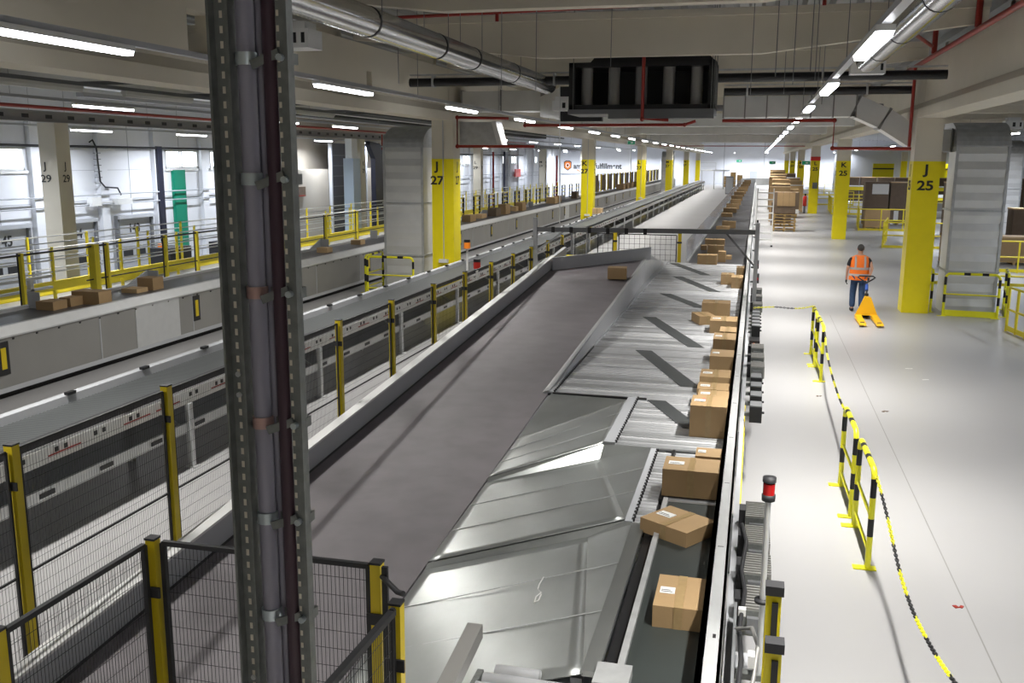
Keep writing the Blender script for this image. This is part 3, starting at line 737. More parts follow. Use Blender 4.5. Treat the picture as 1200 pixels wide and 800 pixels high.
part('clamp_block', MB().box((.1, 5.6, .9), (.14, 5.68, .98)).box((.03, 6.25, .92), (.08, 6.3, .97)), 'white', t)
for lab, yy_, zt in (('farther black-capped yellow guard post beside the stack light foot', 4.62, 1.86), ('nearer black-capped yellow guard post at the bottom edge of the view', 4.3, 1.72)):
    a = at(897, 715 if yy_ > 4.5 else 765, Y=yy_); x = a.x
    t = thing('guard_post', lab, 'post', (x+.035, yy_, 0))
    part('post', MB().box((x, yy_, 0), (x+.075, yy_+.05, zt)), 'yellow', t); part('post_cap', MB().box((x-.005, yy_-.02, zt), (x+.085, yy_+.06, zt+.05)), 'rubber', t)
    part('black_insert', MB().box((x+.03, yy_-.02, .3), (x+.06, yy_, zt-.04)), 'rubber', t); part('foot', MB().box((x-.02, yy_-.05, 0), (x+.1, yy_+.1, .015)), 'yellow', t)
t = thing('stack_light', 'grey pole with a dark red signal lamp beside the guard', 'signal light', (.17, 5.9, .75))
part('pole', MB().tube([(.17, 5.75, .78), (.17, 5.75, 1.95)], .018, 10), 'alu', t)
part('lamp_base', MB().lathe([(0, 1.95), (.04, 1.95), (.042, 1.99), (.0, 1.99)], (.17, 5.75, 0)), 'rubber', t)
part('lens', MB().lathe([(.036, 1.99), (.036, 2.06)], (.17, 5.75, 0)), 'redlens', t)
part('cap', MB().lathe([(.041, 2.07), (.041, 2.10), (.0, 2.105)], (.17, 5.75, 0)), 'rubber', t)
part('foot_disc', MB().lathe([(.0, 1.28), (.05, 1.28), (.05, 1.3), (0, 1.3)], (.17, 5.75, 0)), 'rubber', t)
part('bracket', MB().box((.0, 5.72, .75), (.2, 5.78, .79)), 'steeld', t)
# rods sensors along outer edge, far
for k, (y, z) in enumerate(((25.5, .95), (29, .95), (34, 1.0), (40, 1.0), (48, 1.0))):
    t = thing('limit_switch', '%s button box on the outer side of the guard, %s from the camera' % ('red' if k == 1 else 'amber' if k == 2 else 'dark', ORD[k]), 'switch', (.05, y, z))
    part('case', MB().box((0, -.1, -.1), (.14, .1, .14)), 'rubber', t, False)
    part('button', MB().tube([(.07, -.13, .02), (.07, -.1, .02)], .05, 10), ['redlens', 'brightred', 'amber', 'mgrey', 'mgrey'][k], t, False)
    part('bracket', MB().box((-.08, -.03, -.1), (0, .03, -.05)), 'steeld', t, False)
# ------------------------------------------------------------ slat conveyor (second line)
t = thing('slat_conveyor', 'long grey slat conveyor on white legs beyond the mesh fence', 'conveyor', (-7.5, 4, 0))
mb = MB(); y = 4.
mb.box((-7.86, 4, 1.04), (-7.12, 137, 1.10))
while y < 35: mb.prism([(y, 1.10), (y+.03, 1.104), (y+.06, 1.10)], 'x', -7.86, -7.12); y += .06
part('slat_bed', mb, 'slat', t)
mb = MB().box((-7.98, 4, 1.0), (-7.86, 137, 1.2)); part('far_guard', mb, 'lgrey', t)
mb = MB(); y = 5.
while y < 60: mb.box((-7.9, y, 1.2), (-7.84, y+.14, 1.235)); y += 1.45
part('clip', mb, 'black', t, kind='stuff')
part('black_rail', MB().box((-7.12, 4, 1.06), (-7.03, 137, 1.14)), 'rubber', t)
mb = MB().box((-7.06, 4, .86), (-7.02, 137, 1.03)); y = 5.
while y < 50:
    mb.box((-7.02, y, .95), (-7.012, y+.05, 1.0), 1).box((-7.02, y+.14, .95), (-7.012, y+.19, 1.0), 1)
    if int(y*3) % 4 < 2: mb.box((-7.02, y-.1, .925), (-7.014, y+.4, .94), 2)
    y += .62
part('wiring_channel', mb, ['white', 'black', 'red'], t)
mb = MB().box((-7.08, 4, .47), (-7.04, 137, .6)); y = 5.
while y < 50: mb.box((-7.04, y, .51), (-7.03, y+.22, .56), 1); y += .95
part('lower_rail', mb, ['alu', 'black'], t)
part('return_belt', MB().box((-7.9, 4, .45), (-7.1, 137, .52)), 'mgrey', t)
y = 6.7; k = 0
while y < 136:
    mb = MB().box((-7.06, y-.04, 0), (-6.99, y+.04, .86)).box((-7.98, y-.04, 0), (-7.9, y+.04, 1.0)).box((-7.12, y-.07, 0), (-6.93, y+.07, .015)).bar((-7.03, y, .45), (-7.6, y, .8), .03, .03)
    part('leg', mb, 'alu', t); y += 3.86
# small signal lamps by the slat conveyor
for (px, py0, py1, m_, lab) in ((547.5, 317, 282, 'amber', 'slim pole with amber and black signal lamp by the slat conveyor'), (559, 328, 305, 'brightred', 'short pole with red call button by the slat conveyor')):
    p = at(px, py0, Z=1.1); zt = at(px, py1, Y=p.y).z
    t = thing('signal_lamp', lab, 'signal light', p)
    part('pole', MB().tube([p, (p.x, p.y, zt-.2)], .03, 8), 'white', t)
    part('lens', MB().tube([(p.x, p.y, zt-.2), (p.x, p.y, zt-.04)], .09, 10), m_, t)
    part('cap', MB().tube([(p.x, p.y, zt-.04), (p.x, p.y, zt+.03)], .09, 10), 'black', t)
# ------------------------------------------------------------ enclosed conveyor (third line)
t = thing('enclosed_conveyor', 'long grey panelled conveyor cabinet with a belt on top, left of the yellow columns', 'conveyor', (-12.6, 5, 0))
part('cabinet', MB().box((-13.3, 5, .12), (-12, 148, 1.05)), 'panel', t)
part('plinth', MB().box((-13.2, 5, 0), (-12.12, 148, .12)).box((-12.0, 5, .12), (-11.985, 148, .2), 1), ['dark', 'lgrey'], t)
part('sloped_lip', MB().prism([(-11.96, 1.04), (-11.96, 1.07), (-12.06, 1.22), (-12.16, 1.22), (-12.16, 1.04)], 'y', 5, 148), 'alu', t)
part('belt', MB().box((-13.2, 5, 1.1), (-12.16, 148, 1.19)), 'beltf', t)
part('back_guard', MB().box((-13.3, 5, 1.1), (-13.2, 148, 1.25)), 'alu', t)
mb = MB(); y = 6.
while y < 120: mb.box((-12, y, .13), (-11.992, y+.025, 1.04)); y += 3.1
part('panel_joint', mb, 'lgrey', t, kind='stuff')
mb = MB(); y = 5.4
while y < 45: mb.box((-12, y, .98), (-11.99, y+.04, 1.01)); y += .55
part('bolt', mb, 'black', t, kind='stuff')
for y in (16.4, 35.5, 61): part('pale_panel', MB().box((-12, y, .2), (-11.99, y+1.5, 1.04)), 'alu', t)
for y in (12.85, 18.55, 23.4, 28.4, 33.2, 38.3, 43.2, 48.1, 52.9, 57.2, 61, 65.2, 70, 74.5, 79, 84, 89, 94, 99):
    part('slot_frame', MB().box((-12, y-.13, .42), (-11.98, y+.13, .98)), 'black', t)
    part('slot_window', MB().box((-11.98, y-.05, .52), (-11.975, y+.06, .88)), 'ochre', t)
for i, (px, py) in enumerate(((30, 362), (150, 340), (224, 320), (330, 300), (450, 283), (560, 268-8), (600, 250))):
    pass
for i, y in enumerate((14.9, 18.6, 22.6, 27.5, 31.5, 36, 41, 46, 51, 56, 61, 66, 71)):
    s = thing('side_plate', 'grey upright deflector plate behind the cabinet belt, %s from the left' % ORD[i], 'plate', (-13.2, y, 1.2), group='deflector plates')
    part('plate', MB().box((-13.22, y, 1.2), (-12.95, y+.02, 1.5)), 'lgrey', s)
    if i % 2: part('wedge', MB().add([(-13.25, y-.9, 1.2), (-13.22, y-.9, 1.2), (-13.22, y, 1.2), (-13.25, y, 1.2), (-13.25, y, 1.5), (-13.22, y, 1.5)], [(0,1,2,3),(3,2,5,4),(0,3,4),(1,5,2),(0,4,5,1)]), 'lgrey', s)
# ------------------------------------------------------------ cartons
LN = [0]
def carton(p, w, d, h, label, rz=0, mat_='card', lab=True, tape=True, group=None, flat=False):
    t = thing('cardboard_box', label, 'box', p, rz, group)
    body = MB().box((-w/2, -d/2, 0), (w/2, d/2, h)); part('body', body, mat_, t, False)
    if tape:
        e = .003
        part('tape', MB().box((-.025*1.2, -d/2-e, 0), (.03, d/2+e, h+e)) if w <= d*1.3 or 1 else MB(), 'tape', t, False)
    if lab:
        lw = min(.15, w*.3); part('address_label', MB().box((-w*.42, -d*.1, h), (-w*.42+lw, -d*.1+min(.1, d*.3), h+.0045)).box((-w*.40, -d*.1+.02, h+.0045), (-w*.42+lw*.85, -d*.1+.03, h+.005), 1).box((-w*.40, -d*.1+.045, h+.0045), (-w*.42+lw*.7, -d*.1+.055, h+.005), 1), ['label', 'ink'], t, False)
    return t
CG = 'parcels on the conveyor by the right guard'
def cb(x0, x1, y, d, h, label, rz=0, z=.8, **k):
    return carton(((x0+x1)/2, y+d/2, z), x1-x0, d, h, label, rz, group=CG, **k)
cb(-.55, -.2, 6.18, .52, .16, 'cardboard box with white address label on the black belt, nearest to the camera')
c_ = at(797, 617, Z=.86); carton((c_.x-.02, c_.y, .8), .50, .42, .13, 'cardboard box lying turned askew at the end of the roller lane', math.radians(-33), group=CG)
cb(-.74, -.2, 8.85, .42, .27, 'wide cardboard box with printed tape just beyond the askew box')
cb(-.46, -.2, 9.35, .3, .27, 'small cardboard box half hidden behind the wide printed box', lab=True, tape=False)
cb(-.62, -.2, 10.95, .52, .38, 'largest tall cardboard box with small red mark on top')
part('red_mark', MB().box((-.5, 11.28, 1.18), (-.46, 11.32, 1.182)), 'brightred', [o for o in COL.objects if o.get('label', '').startswith('largest tall')][0])
cb(-.58, -.2, 11.7, .4, .3, 'cardboard box pressed against the back of the largest tall box')
cb(-.62, -.2, 12.3, .4, .26, 'flat cardboard box with white label, third behind the tall box')
cb(-.63, -.2, 13.1, .5, .25, 'wide dark-fronted cardboard box where the two roller tables meet')
cb(-.55, -.2, 14.3, .55, .3, 'cardboard box in the crowded row, next to the dark-fronted one', tape=False)
cb(-.55, -.2, 15.3, .6, .38, 'tall cardboard box with white label in the crowded row')
cb(-.48, -.2, 16.2, .5, .35, 'cardboard box at the far end of the crowded row', lab=False)
cb(-.72, -.2, 17.95, .6, .24, 'long cardboard box right of the tilted small parcel')
cb(-1.06, -.72, 18.85, .55, .17, 'small low cardboard box turned slightly, leftmost of the middle group', .35, lab=False)
cb(-.97, -.4, 19.8, .5, .3, 'square cardboard box behind the middle group', lab=False)
cb(-.78, -.45, 25.3, .5, .26, 'left one of the two small boxes on the far roller table', lab=False)
cb(-.5, -.2, 24.6, .6, .28, 'right one of the two small boxes on the far roller table', lab=False)
cb(-.42, -.2, 27, .6, .26, 'small dark box against the guard behind the far pair', lab=False, mat_='card')
def far(x0, x1, yb, yt, label, dep=.45, z=.8, mat_='card'):
    a, b = at(x0, yb, Z=z), at(x1, yb, Z=z); h = at((x0+x1)/2, yt, Y=a.y).z-z
    h = max(.12, min(h-.05, .6))
    ax, bx_ = max(a.x, -1.93), min(b.x, -.26)
    return carton(((ax+bx_)/2, a.y+dep/2, z), max(.15, bx_-ax), dep, h, label, 0, mat_, lab=False, tape=(b.x-a.x) > .4, group='parcels on the far dark belt')
far(817, 840, 309.5, 297, 'cardboard box at the start of the far dark belt')
far(841, 850, 307, 293, 'small cardboard box right behind the first one on the dark belt')
far(850.5, 857, 304, 300, 'flat open carton beside the first boxes on the dark belt')
far(821, 828, 293, 286, 'tiny cardboard box left in the second group on the dark belt')
far(829, 848, 296.5, 286, 'cardboard box at the front of the second group on the dark belt')
far(826, 849, 288, 279, 'wide cardboard box at the back of the second group on the dark belt')
far(839, 855, 270, 264, 'low cardboard box in front of the third group on the dark belt')
far(846, 862, 267, 258, 'cardboard box in the third group on the dark belt')
FR = ['nearest', 'second', 'third', 'fourth', 'fifth', 'sixth', 'seventh', 'eighth', 'ninth', 'tenth', 'eleventh', 'twelfth', 'thirteenth', 'fourteenth']
for i, (a, b, c2, d2) in enumerate(((845, 858, 254, 249), (846, 863, 249, 243), (851, 866, 245, 238), (856, 868, 240, 233), (855, 870, 235, 228.5), (860, 872, 230, 224), (863, 874, 227, 221), (865, 876, 224, 218.5), (868, 877, 220.5, 215.5), (870, 879, 217.5, 212.5), (872, 880, 215, 210.5), (874, 881, 212.5, 208.5))):
    far(a, b, c2, d2, 'small parcel in the long far queue on the dark belt, %s of the queue' % FR[i], dep=.8)
# parcel on wide belt
c_ = at(736, 319, Z=bz(21)); carton((c_.x-.05, 21.3, bz(21.5)+.005), .42, .42, .25, 'lone cardboard box riding near the top of the wide belt', .1, lab=False, tape=False)
# parcels on cabinet belt
for i, (x0, x1, yb, h, lab, m_) in enumerate((
  (42, 67, 363, .16, 'small shallow carton with white inside, leftmost on the cabinet belt', 'card'), (70, 85, 359, .17, 'small carton just right of the leftmost shallow one', 'card'),
  (86, 125, 356, .25, 'large brown carton at the left on the cabinet belt', 'card'), (142, 164, 343, .09, 'thin flat carton in front of the square one on the cabinet belt', 'cardl'),
  (161, 183, 339.5, .26, 'square brown carton behind the thin flat one', 'card'), (371, 385, 296, .15, 'small low carton right of the cable ladder on the cabinet belt', 'cardl'),
  (411, 424, 286.5, .15, 'small carton on the cabinet belt just left of the ribbed duct', 'cardl'), (543, 554, 259.5, .3, 'brown carton on the cabinet belt just right of column J 27', 'card'),
  (558, 567, 255.5, .2, 'low pale carton second right of column J 27', 'cardl'), (573, 584, 253, .4, 'dark carton with white paper third right of column J 27', 'cardd'), (585, 595, 250.5, .5, 'dark square carton fourth right of column J 27', 'card'),
  (596, 605, 247, .25, 'flat pale carton fifth right of column J 27', 'cardl'), (605, 614, 246.5, .45, 'brown carton sixth right of column J 27', 'card'), (630, 641, 238, .4, 'pale carton just left of the hanging white rod', 'cardl'),
  (650, 656, 236.5, .4, 'small carton just right of the hanging white rod', 'card'), (670, 677, 232.5, .5, 'dark brown carton just left of column K 27', 'cardd'))):
    a, b = at(x0, yb, Z=1.19), at(x1, yb, Z=1.19)
    w = max(.25, b.x-a.x); x = max(-13.15+w/2, min(-12.2-w/2, (a.x+b.x)/2))
    carton((x, a.y+.2, 1.19), w, .38 if a.y < 30 else .9, h, lab, 0, m_, lab=False, tape=False, group='parcels on the cabinet belt')
for i, (x0, yb) in enumerate(((706, 221.5), (714, 220.5), (722, 219.5), (731, 218), (738, 217))):
    a = at(x0, yb, Z=1.19); carton((-12.7, a.y, 1.19), .7, 1.2, .5, 'tiny distant parcel on the cabinet belt beyond column K 27, %s in line' % ORD[i], 0, 'card', lab=False, tape=False)
carton((-8.25, 51.2, 1.12), .5, .5, .3, 'small pale carton lying beside the foot of column K 27', 0, 'cardl', lab=False)
solo('support_box', MB().box((-8.5, 50.9, 0), (-8.02, 51.8, 1.12)), 'lgrey', 'grey stand under the pale carton by column K 27', 'stand')
# ------------------------------------------------------------ mesh fences
def mpanel(t, p, q, z0, z1, step, fr=.03, w=.0022, hstep=.1, m='rubber', mid=None):
    p, q = Vector(p), Vector(q); L = (q-p).length; d = (q-p)/L; r = MB(); z0v, z1v = Vector((0,0,z0)), Vector((0,0,z1))
    r.bar(p+z1v, q+z1v, fr, fr).bar(p+z0v, q+z0v, fr, fr).bar(p+z0v, p+z1v, fr, fr).bar(q+z0v, q+z1v, fr, fr)
    if mid: r.bar(p+Vector((0,0,mid)), q+Vector((0,0,mid)), fr*.8, fr*.8)
    pf = part('panel_frame', r, m, t)
    wv = MB(); s = step
    def wire(a, b):
        dd = (b-a).normalized(); u = Vector((0,0,1)) if abs(dd.z) < .5 else d; v = dd.cross(u).normalized()*w; u = v.cross(dd).normalized()*w
        wv.add([a+u, a-u/2+v*.87, a-u/2-v*.87, b+u, b-u/2+v*.87, b-u/2-v*.87], [(0,1,4,3),(1,2,5,4),(2,0,3,5)])
    while s < L: c = p+d*s; wire(c+z0v, c+z1v); s += step
    z = z0+hstep
    while z < z1: wire(p+Vector((0,0,z)), q+Vector((0,0,z))); z += hstep
    part('wire_mesh', wv, m, pf)
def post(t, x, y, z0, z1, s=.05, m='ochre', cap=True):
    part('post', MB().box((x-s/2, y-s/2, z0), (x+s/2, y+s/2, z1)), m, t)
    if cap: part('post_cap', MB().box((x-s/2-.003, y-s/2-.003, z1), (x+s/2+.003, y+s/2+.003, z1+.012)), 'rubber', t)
    part('clip', MB().box((x-s/2-.02, y-s/2-.012, z1-.32), (x+s/2+.02, y-s/2, z1-.26)), 'rubber', t)
py = [3.5, 5.31, 7.13, 9.0, 10.75, 12.54, 14.38, 16.1, 17.85, 19.6, 21.3, 23.13, 24.95, 26.9]
X = -4.96
for i in range(len(py)-1):
    t = thing('mesh_fence', 'black wire mesh fence panel with yellow post along the wide belt, %s from the camera' % ORD[i], 'fence', (X, py[i], 0), group='mesh fence along the wide belt')
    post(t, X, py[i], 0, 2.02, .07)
    mpanel(t, (X, py[i]+.07, 0), (X, py[i+1]-.06, 0), .12, 1.98, .03 if i < 6 else .06, fr=.02, mid=1.05, w=.0015)
# near enclosure
Z1 = 2.0
t = thing('mesh_fence', 'near black mesh panel spanning in front of the cable ladder, with yellow corner post', 'fence', (-3.05, 4.15, 0), group='near enclosure fence')
post(t, -3.03, 4.15, 0, Z1, .055); mpanel(t, (-2.975, 4.16, 0), (-1.80, 4.17, 0), .1, Z1-.02, .0225, .026, w=.0016)
t = thing('mesh_fence', 'near black mesh panel at the lower left corner of the view', 'fence', (-3.06, 3.1, 0), group='near enclosure fence')
post(t, -3.07, 3.1, 0, Z1, .055); mpanel(t, (-3.06, 3.14, 0), (-3.05, 4.1, 0), .1, Z1-.02, .0225, .026, w=.0016)
t = thing('mesh_gate', 'near black mesh gate with yellow posts right of the cable ladder', 'gate', (-1.75, 4.17, 0), group='near enclosure fence')
post(t, -1.755, 4.17, 0, Z1, .055); post(t, -1.50, 3.78, 0, Z1, .055)
part('latch_rail', MB().tube([(-1.72, 4.15, Z1-.06), (-1.56, 3.95, Z1-.03), (-1.52, 3.92, Z1-.02)], .014, 8), 'rubber', t)
part('gate_frame', MB().bar((-1.50, 3.74, Z1-.02), (-1.53, 2.6, Z1-.02), .03, .03).bar((-1.50, 3.73, .1), (-1.50, 3.73, Z1), .02, .02).bar((-1.70, 4.14, .1), (-1.70, 4.14, Z1), .03, .02), 'rubber', t)
mpanel(t, (-1.50, 3.72, 0), (-1.53, 2.6, 0), .1, Z1-.03, .0225, .02, w=.0016)
# fence across behind the wide belt
Y = 31.2
t = thing('mesh_fence', 'square mesh fence with yellow posts standing across beyond the wide belt', 'fence', (-3.6, Y, 0))
for x in (-4.42, -2.32): post(t, x, Y, 0, 1.66, .11)
mpanel(t, (-4.3, Y, 0), (-2.42, Y, 0), .1, 1.6, .17, .03, .006, .17); mpanel(t, (-5.0, Y, 0), (-4.5, Y, 0), .1, 1.6, .17, .03, .006, .17)
t = thing('mesh_fence', 'small grey double mesh frame beside the slat conveyor beyond the portal', 'fence', (-5.4, 31, 0))
mpanel(t, (-5.75, 30.5, 0), (-5.25, 30.5, 0), .1, 1.7, .12, .05, .005, .17, m='mgrey')
# portal beam
PY = 21.4; zb_ = at(630, 268.5, Y=PY).z; zr = at(886, 272, Y=PY).z
t = thing('steel_portal', 'grey steel portal beam spanning over the belts', 'portal', (-2.2, PY, 0))
part('crossbeam', MB().bar((-4.87, PY, zb_), (.07, PY, zr), .1, .1), 'mgrey', t)
part('left_post', MB().box((-4.93, PY-.06, 0), (-4.84, PY+.06, zb_+.27)), 'lgrey', t)
part('right_post', MB().box((.03, PY-.06, 0), (.12, PY+.06, zr+.2)), 'lgrey', t)
part('brace', MB().bar((-4.87, PY, zb_-.5), (-4.2, PY, zb_-.02), .04, .04), 'lgrey', t); part('brace', MB().bar((.05, PY, zr-.75), (-.6, PY, zr-.02), .04, .04), 'mgrey', t)
for k in range(6): part('clamp', MB().box((-4.5+k*.42, PY-.06, zb_-.06), (-4.42+k*.42, PY-.05, zb_+.07)), 'black', t)
part('foot_flare', MB().prism([(-5.05, 1.45), (-4.78, 1.45), (-4.84, 1.95), (-4.93, 1.95)], 'y', PY-.1, PY-.065), 'alu', t)
solo('white_rod', MB().tube([tuple(at(656, 262, Y=21.9)), tuple(at(656, 100, Y=21.9))], .012, 6), 'white', 'thin white rod hanging from the ceiling above the portal beam', 'rod')
# ------------------------------------------------------------ cable ladder close to the camera
Y = 2.0
def lx(px, py): return at(px, py, Y=Y)
t = thing('cable_ladder', 'vertical perforated steel cable ladder with grey and maroon conduits, close in front', 'cable ladder', (-1.2, Y, 1.0))
def vert(px, z0=1.2, z1=5.6, yy=Y): 
    c = at(px, 400, Y=yy); return c.x
def rail(x, w, d, m_, holes, nm='side_rail'):
    mb = MB().box((x, Y, .6), (x+w, Y+d, 5.6)); part(nm, mb, m_, t)
    mb = MB(); z = 1.9
    while z < 5.2: mb.box((x+w*.38, Y-.001, z), (x+w*.38+holes*1.2, Y, z+holes*2.6)); z += .033
    part('slot', mb, 'cream', t, kind='stuff')
xl = vert(252+20); xr = vert(337)
rail(vert(268), .05, .02, 'steeld', .006); 
part('rail_lip', MB().box((vert(268), Y-.025, .6), (vert(268)+.006, Y, 5.6)).box((vert(268)+.045, Y-.02, .6), (vert(268)+.051, Y, 5.6)), 'steeld', t)
part('grey_conduit', MB().tube([(vert(302), Y+.01, .6), (vert(302), Y+.01, 4.4), (vert(302), Y+.01, 5.6)], .0215, 14), 'conduit', t)
part('thin_conduit', MB().tube([(vert(313), Y+.03, .6), (vert(313), Y+.03, 4.5), (vert(314), Y+.03, 4.6), (vert(319), Y+.02, 4.70), (vert(330), Y+.03, 4.78)], .011, 10), 'conduit', t)
part('maroon_cable', MB().tube([(vert(330), Y+.0, .6), (vert(330), Y, 5.6)], .0155, 12), 'cable', t)
part('side_rail', MB().box((vert(338), Y, .6), (vert(338)+.026, Y+.03, 5.6)), 'steeld', t)
mb = MB(); z = 1.9
while z < 5.2: mb.box((vert(338)+.002, Y-.002, z), (vert(338)+.008, Y-.0005, z+.013)); z += .033
part('slot', mb, 'cream', t, kind='stuff')
for pyc, m2 in ((68, 'cyan'), (210, 'cyan'), (343, 'copper'), (495, 'copper'), (606, 'cyan'), (718, 'cyan')):
    z = at(310, pyc, Y=Y).z
    part('rung', MB().box((vert(300), Y+.02, z-.012), (vert(350), Y+.05, z+.012)).bar((vert(312), Y-.01, z-.015), (vert(342), Y-.005, z+.01), .01, .02), 'steeld', t)
    part('pipe_clamp', MB().tube([(vert(302), Y+.01, z-.014), (vert(302), Y+.01, z+.014)], .026, 14), m2, t)
    part('clamp_bolt', MB().tube([(vert(343), Y-.015, z), (vert(343), Y+.0, z)], .008, 8), 'cyan', t)
mb = MB()
for pyc in (438, 462, 790): 
    z = at(278, pyc, Y=Y).z; mb.tube([(vert(268)+.022, Y-.004, z), (vert(268)+.022, Y, z)], .007, 8)
part('bolt_head', mb, 'steel', t)
# ------------------------------------------------------------ floor barriers and chains
def striped(pts, r, t, nm, seg, m=('yellow2', 'black'), ph=0.):
    # tube following pts with alternating bands; seg = list of (start,end) fractions in metres that are black
    P_ = [Vector(p) for p in pts]; mb = MB(); L = 0
    fine = []
    for a, b in zip(P_[:-1], P_[1:]):
        n = max(1, int((b-a).length/.03))
        for k in range(n): fine.append(a.lerp(b, k/n))
    fine.append(P_[-1]); n = len(fine); acc = [0]
    for a, b in zip(fine[:-1], fine[1:]): acc.append(acc[-1]+(b-a).length)
    cur = None; run = []
    def col(s): return 1 if any(a <= s < b for a, b in seg) else 0
    for i, p in enumerate(fine):
        c = col(acc[i])
        if cur is None: cur = c
        run.append(p)
        if c != cur: 
            if len(run) > 1: mb.tube(run, r, 10, cur, cap=(cur == 0))
            run = [p]; cur = c
    if len(run) > 1: mb.tube(run, r, 10, cur)
    part(nm, mb, list(m), t)
def hoop(p, q, h, label, r=.03, group='striped hoop barriers', mid=True, kick=False, m='lemon'):
    p, q = Vector(p), Vector(q); d = (q-p).normalized(); L = (q-p).length
    t = thing('hoop_barrier', label, 'barrier', (p+q)/2, group=group)
    c = .12; pts = [p, p+Vector((0,0,h-c))]
    for k in range(1, 6): a = PI/2*k/6; pts.append(p+d*(c-c*math.cos(a))+Vector((0,0,h-c+c*math.sin(a))))
    for k in range(0, 6): a = PI/2*k/6; pts.append(q-d*(c-c*math.sin(a))+Vector((0,0,h-c+c*math.cos(a))))
    pts += [q+Vector((0,0,h-c)), q]
    T = 2*h+L-.1; seg = [(h*.32, h*.5), (h*.72, h*.9), (h+L*.28, h+L*.40), (h+L*.62, h+L*.74), (T-h*.9, T-h*.72), (T-h*.5, T-h*.32)]
    striped(pts, r, t, 'hoop', seg, (m, 'black'))
    if mid: part('mid_rail', MB().tube([p+Vector((0,0,h*.52)), q+Vector((0,0,h*.52))], r*.6, 8), m, t)
    if kick: part('kick_plate', MB().bar(p+Vector((0,0,.09)), q+Vector((0,0,.09)), .02, .16), m, t)
    else: part('low_rail', MB().tube([p+Vector((0,0,h*.17)), q+Vector((0,0,h*.17))], r*.6, 8), m, t)
    for c_ in (p, q):
        f = MB(); f.cbox((c_.x-.03, c_.y, .006), (.22, .1, .012)); part('foot_plate', f, m, t)
    return t
hoop((1.27, 9.48, 0), (1.25, 10.62, 0), 1.02, 'yellow and black hoop barrier nearest on the right aisle floor')
hoop((1.235, 10.9, 0), (1.21, 12.0, 0), 1.02, 'second yellow and black hoop barrier right behind the nearest one')
hoop((1.33, 17.9, 0), (1.31, 19.2, 0), 1.02, 'yellow and black hoop barrier farther up the aisle, its nearer half')
hoop((1.30, 19.4, 0), (1.29, 20.5, 0), 1.02, 'yellow and black hoop barrier farther up the aisle, its farther half')
hoop((4.93, 26.7, 0), (6.2, 26.55, 0), 1.13, 'hoop barrier with kick plate in front of the right ribbed duct', .035, kick=True)
hoop((4.72, 27.3, 0), (4.78, 28.6, 0), 1.13, 'hoop barrier along the left side of the right ribbed duct', .035)
hoop((6.48, 26.9, 0), (6.75, 28.3, 0), 1.13, 'hoop barrier along the right side of the right ribbed duct', .035, kick=True)
hoop((-11.15, 26.3, 0), (-9.7, 26.3, 0), 1.13, 'hoop barrier in front of the left ribbed duct', .035)
hoop((-11.3, 26.5, 0), (-11.3, 27.9, 0), 1.13, 'hoop barrier on the left side of the left ribbed duct', .035)
def chain(pts, label, seglen, phase=0, thick=.0065, link=.042):
    P_ = [Vector(p) for p in pts]; fine = []
    # smooth via Catmull-Rom
    for i in range(len(P_)-1):
        p0 = P_[max(i-1, 0)]; p1 = P_[i]; p2 = P_[i+1]; p3 = P_[min(i+2, len(P_)-1)]
        for k in range(30):
            s = k/30; fine.append(.5*((2*p1)+(-p0+p2)*s+(2*p0-5*p1+4*p2-p3)*s*s+(-p0+3*p1-3*p2+p3)*s**3))
    fine.append(P_[-1]); mb = MB(); acc = 0; nxt = 0; k = 0
    for a, b in zip(fine[:-1], fine[1:]):
        l = (b-a).length
        while nxt < acc+l:
            c = a.lerp(b, (nxt-acc)/l); d = (b-a).normalized(); side = d.cross(Vector((0,0,1))).normalized(); upv = side.cross(d)
            w = side if k % 2 else upv
            col = int((nxt+phase)/seglen) % 2
            hl, hw = link*.62, link*.3
            ring = [c+d*hl*math.cos(2*PI*j/8)+w*hw*math.sin(2*PI*j/8) for j in range(9)]
            mb.tube(ring, thick, 5, col, cap=False); nxt += link*.92; k += 1
        acc += l
    return solo('barrier_chain', mb, ['lemon', 'black'], label, 'chain')
chain([(1.28, 9.55, 1.0), (1.31, 8.83, .83), (1.31, 7.95, .68), (1.31, 7.3, .66), (1.31, 6.8, .71), (1.31, 6.2, .81), (1.31, 5.6, .95), (1.31, 5.2, 1.05)], 'yellow and black plastic chain hanging from the nearest barrier towards the camera', .42, .0)
t = hoop((1.31, 4.0, 0), (1.31, 5.15, 0), 1.1, 'hoop barrier below the view holding the near chain end')
chain([(1.33, 17.9, 1.0), (1.32, 17.3, .93), (1.3, 16.6, .82), (1.3, 15.4, .71), (1.3, 14.2, .68), (1.28, 12.9, .77), (1.22, 12.0, .98)], 'yellow and black plastic chain sagging between the near and far barriers', .4, .2)
chain([(.1, 20.4, .95), (.5, 20.5, .97), (.8, 20.55, .95), (1.05, 20.55, .96), (1.3, 20.55, 1.02)], 'short chain from the far barrier to the conveyor guard', .42)
# scraps on the floor
for k, (px, py_, m_) in enumerate(((1065, 432, 'label'), (1084, 445, 'label'), (1036, 482, 'cardd'), (958, 464, 'cardd'), (1120, 711, 'red'))):
    p = at(px, py_, Z=0.0); mb = MB().cbox((p.x, p.y, .004), (.13-.02*k, .04, .006), 0, .5*k)
    mb.cbox((p.x+.05, p.y+.01, .004), (.05, .03, .006), 0, 1.1)
    solo('paper_scrap', mb, m_, 'tiny %s scrap lying on the aisle floor, %s of five from the top' % ({'label': 'white', 'cardd': 'brown', 'red': 'reddish'}[m_], ORD[k]), 'scrap')

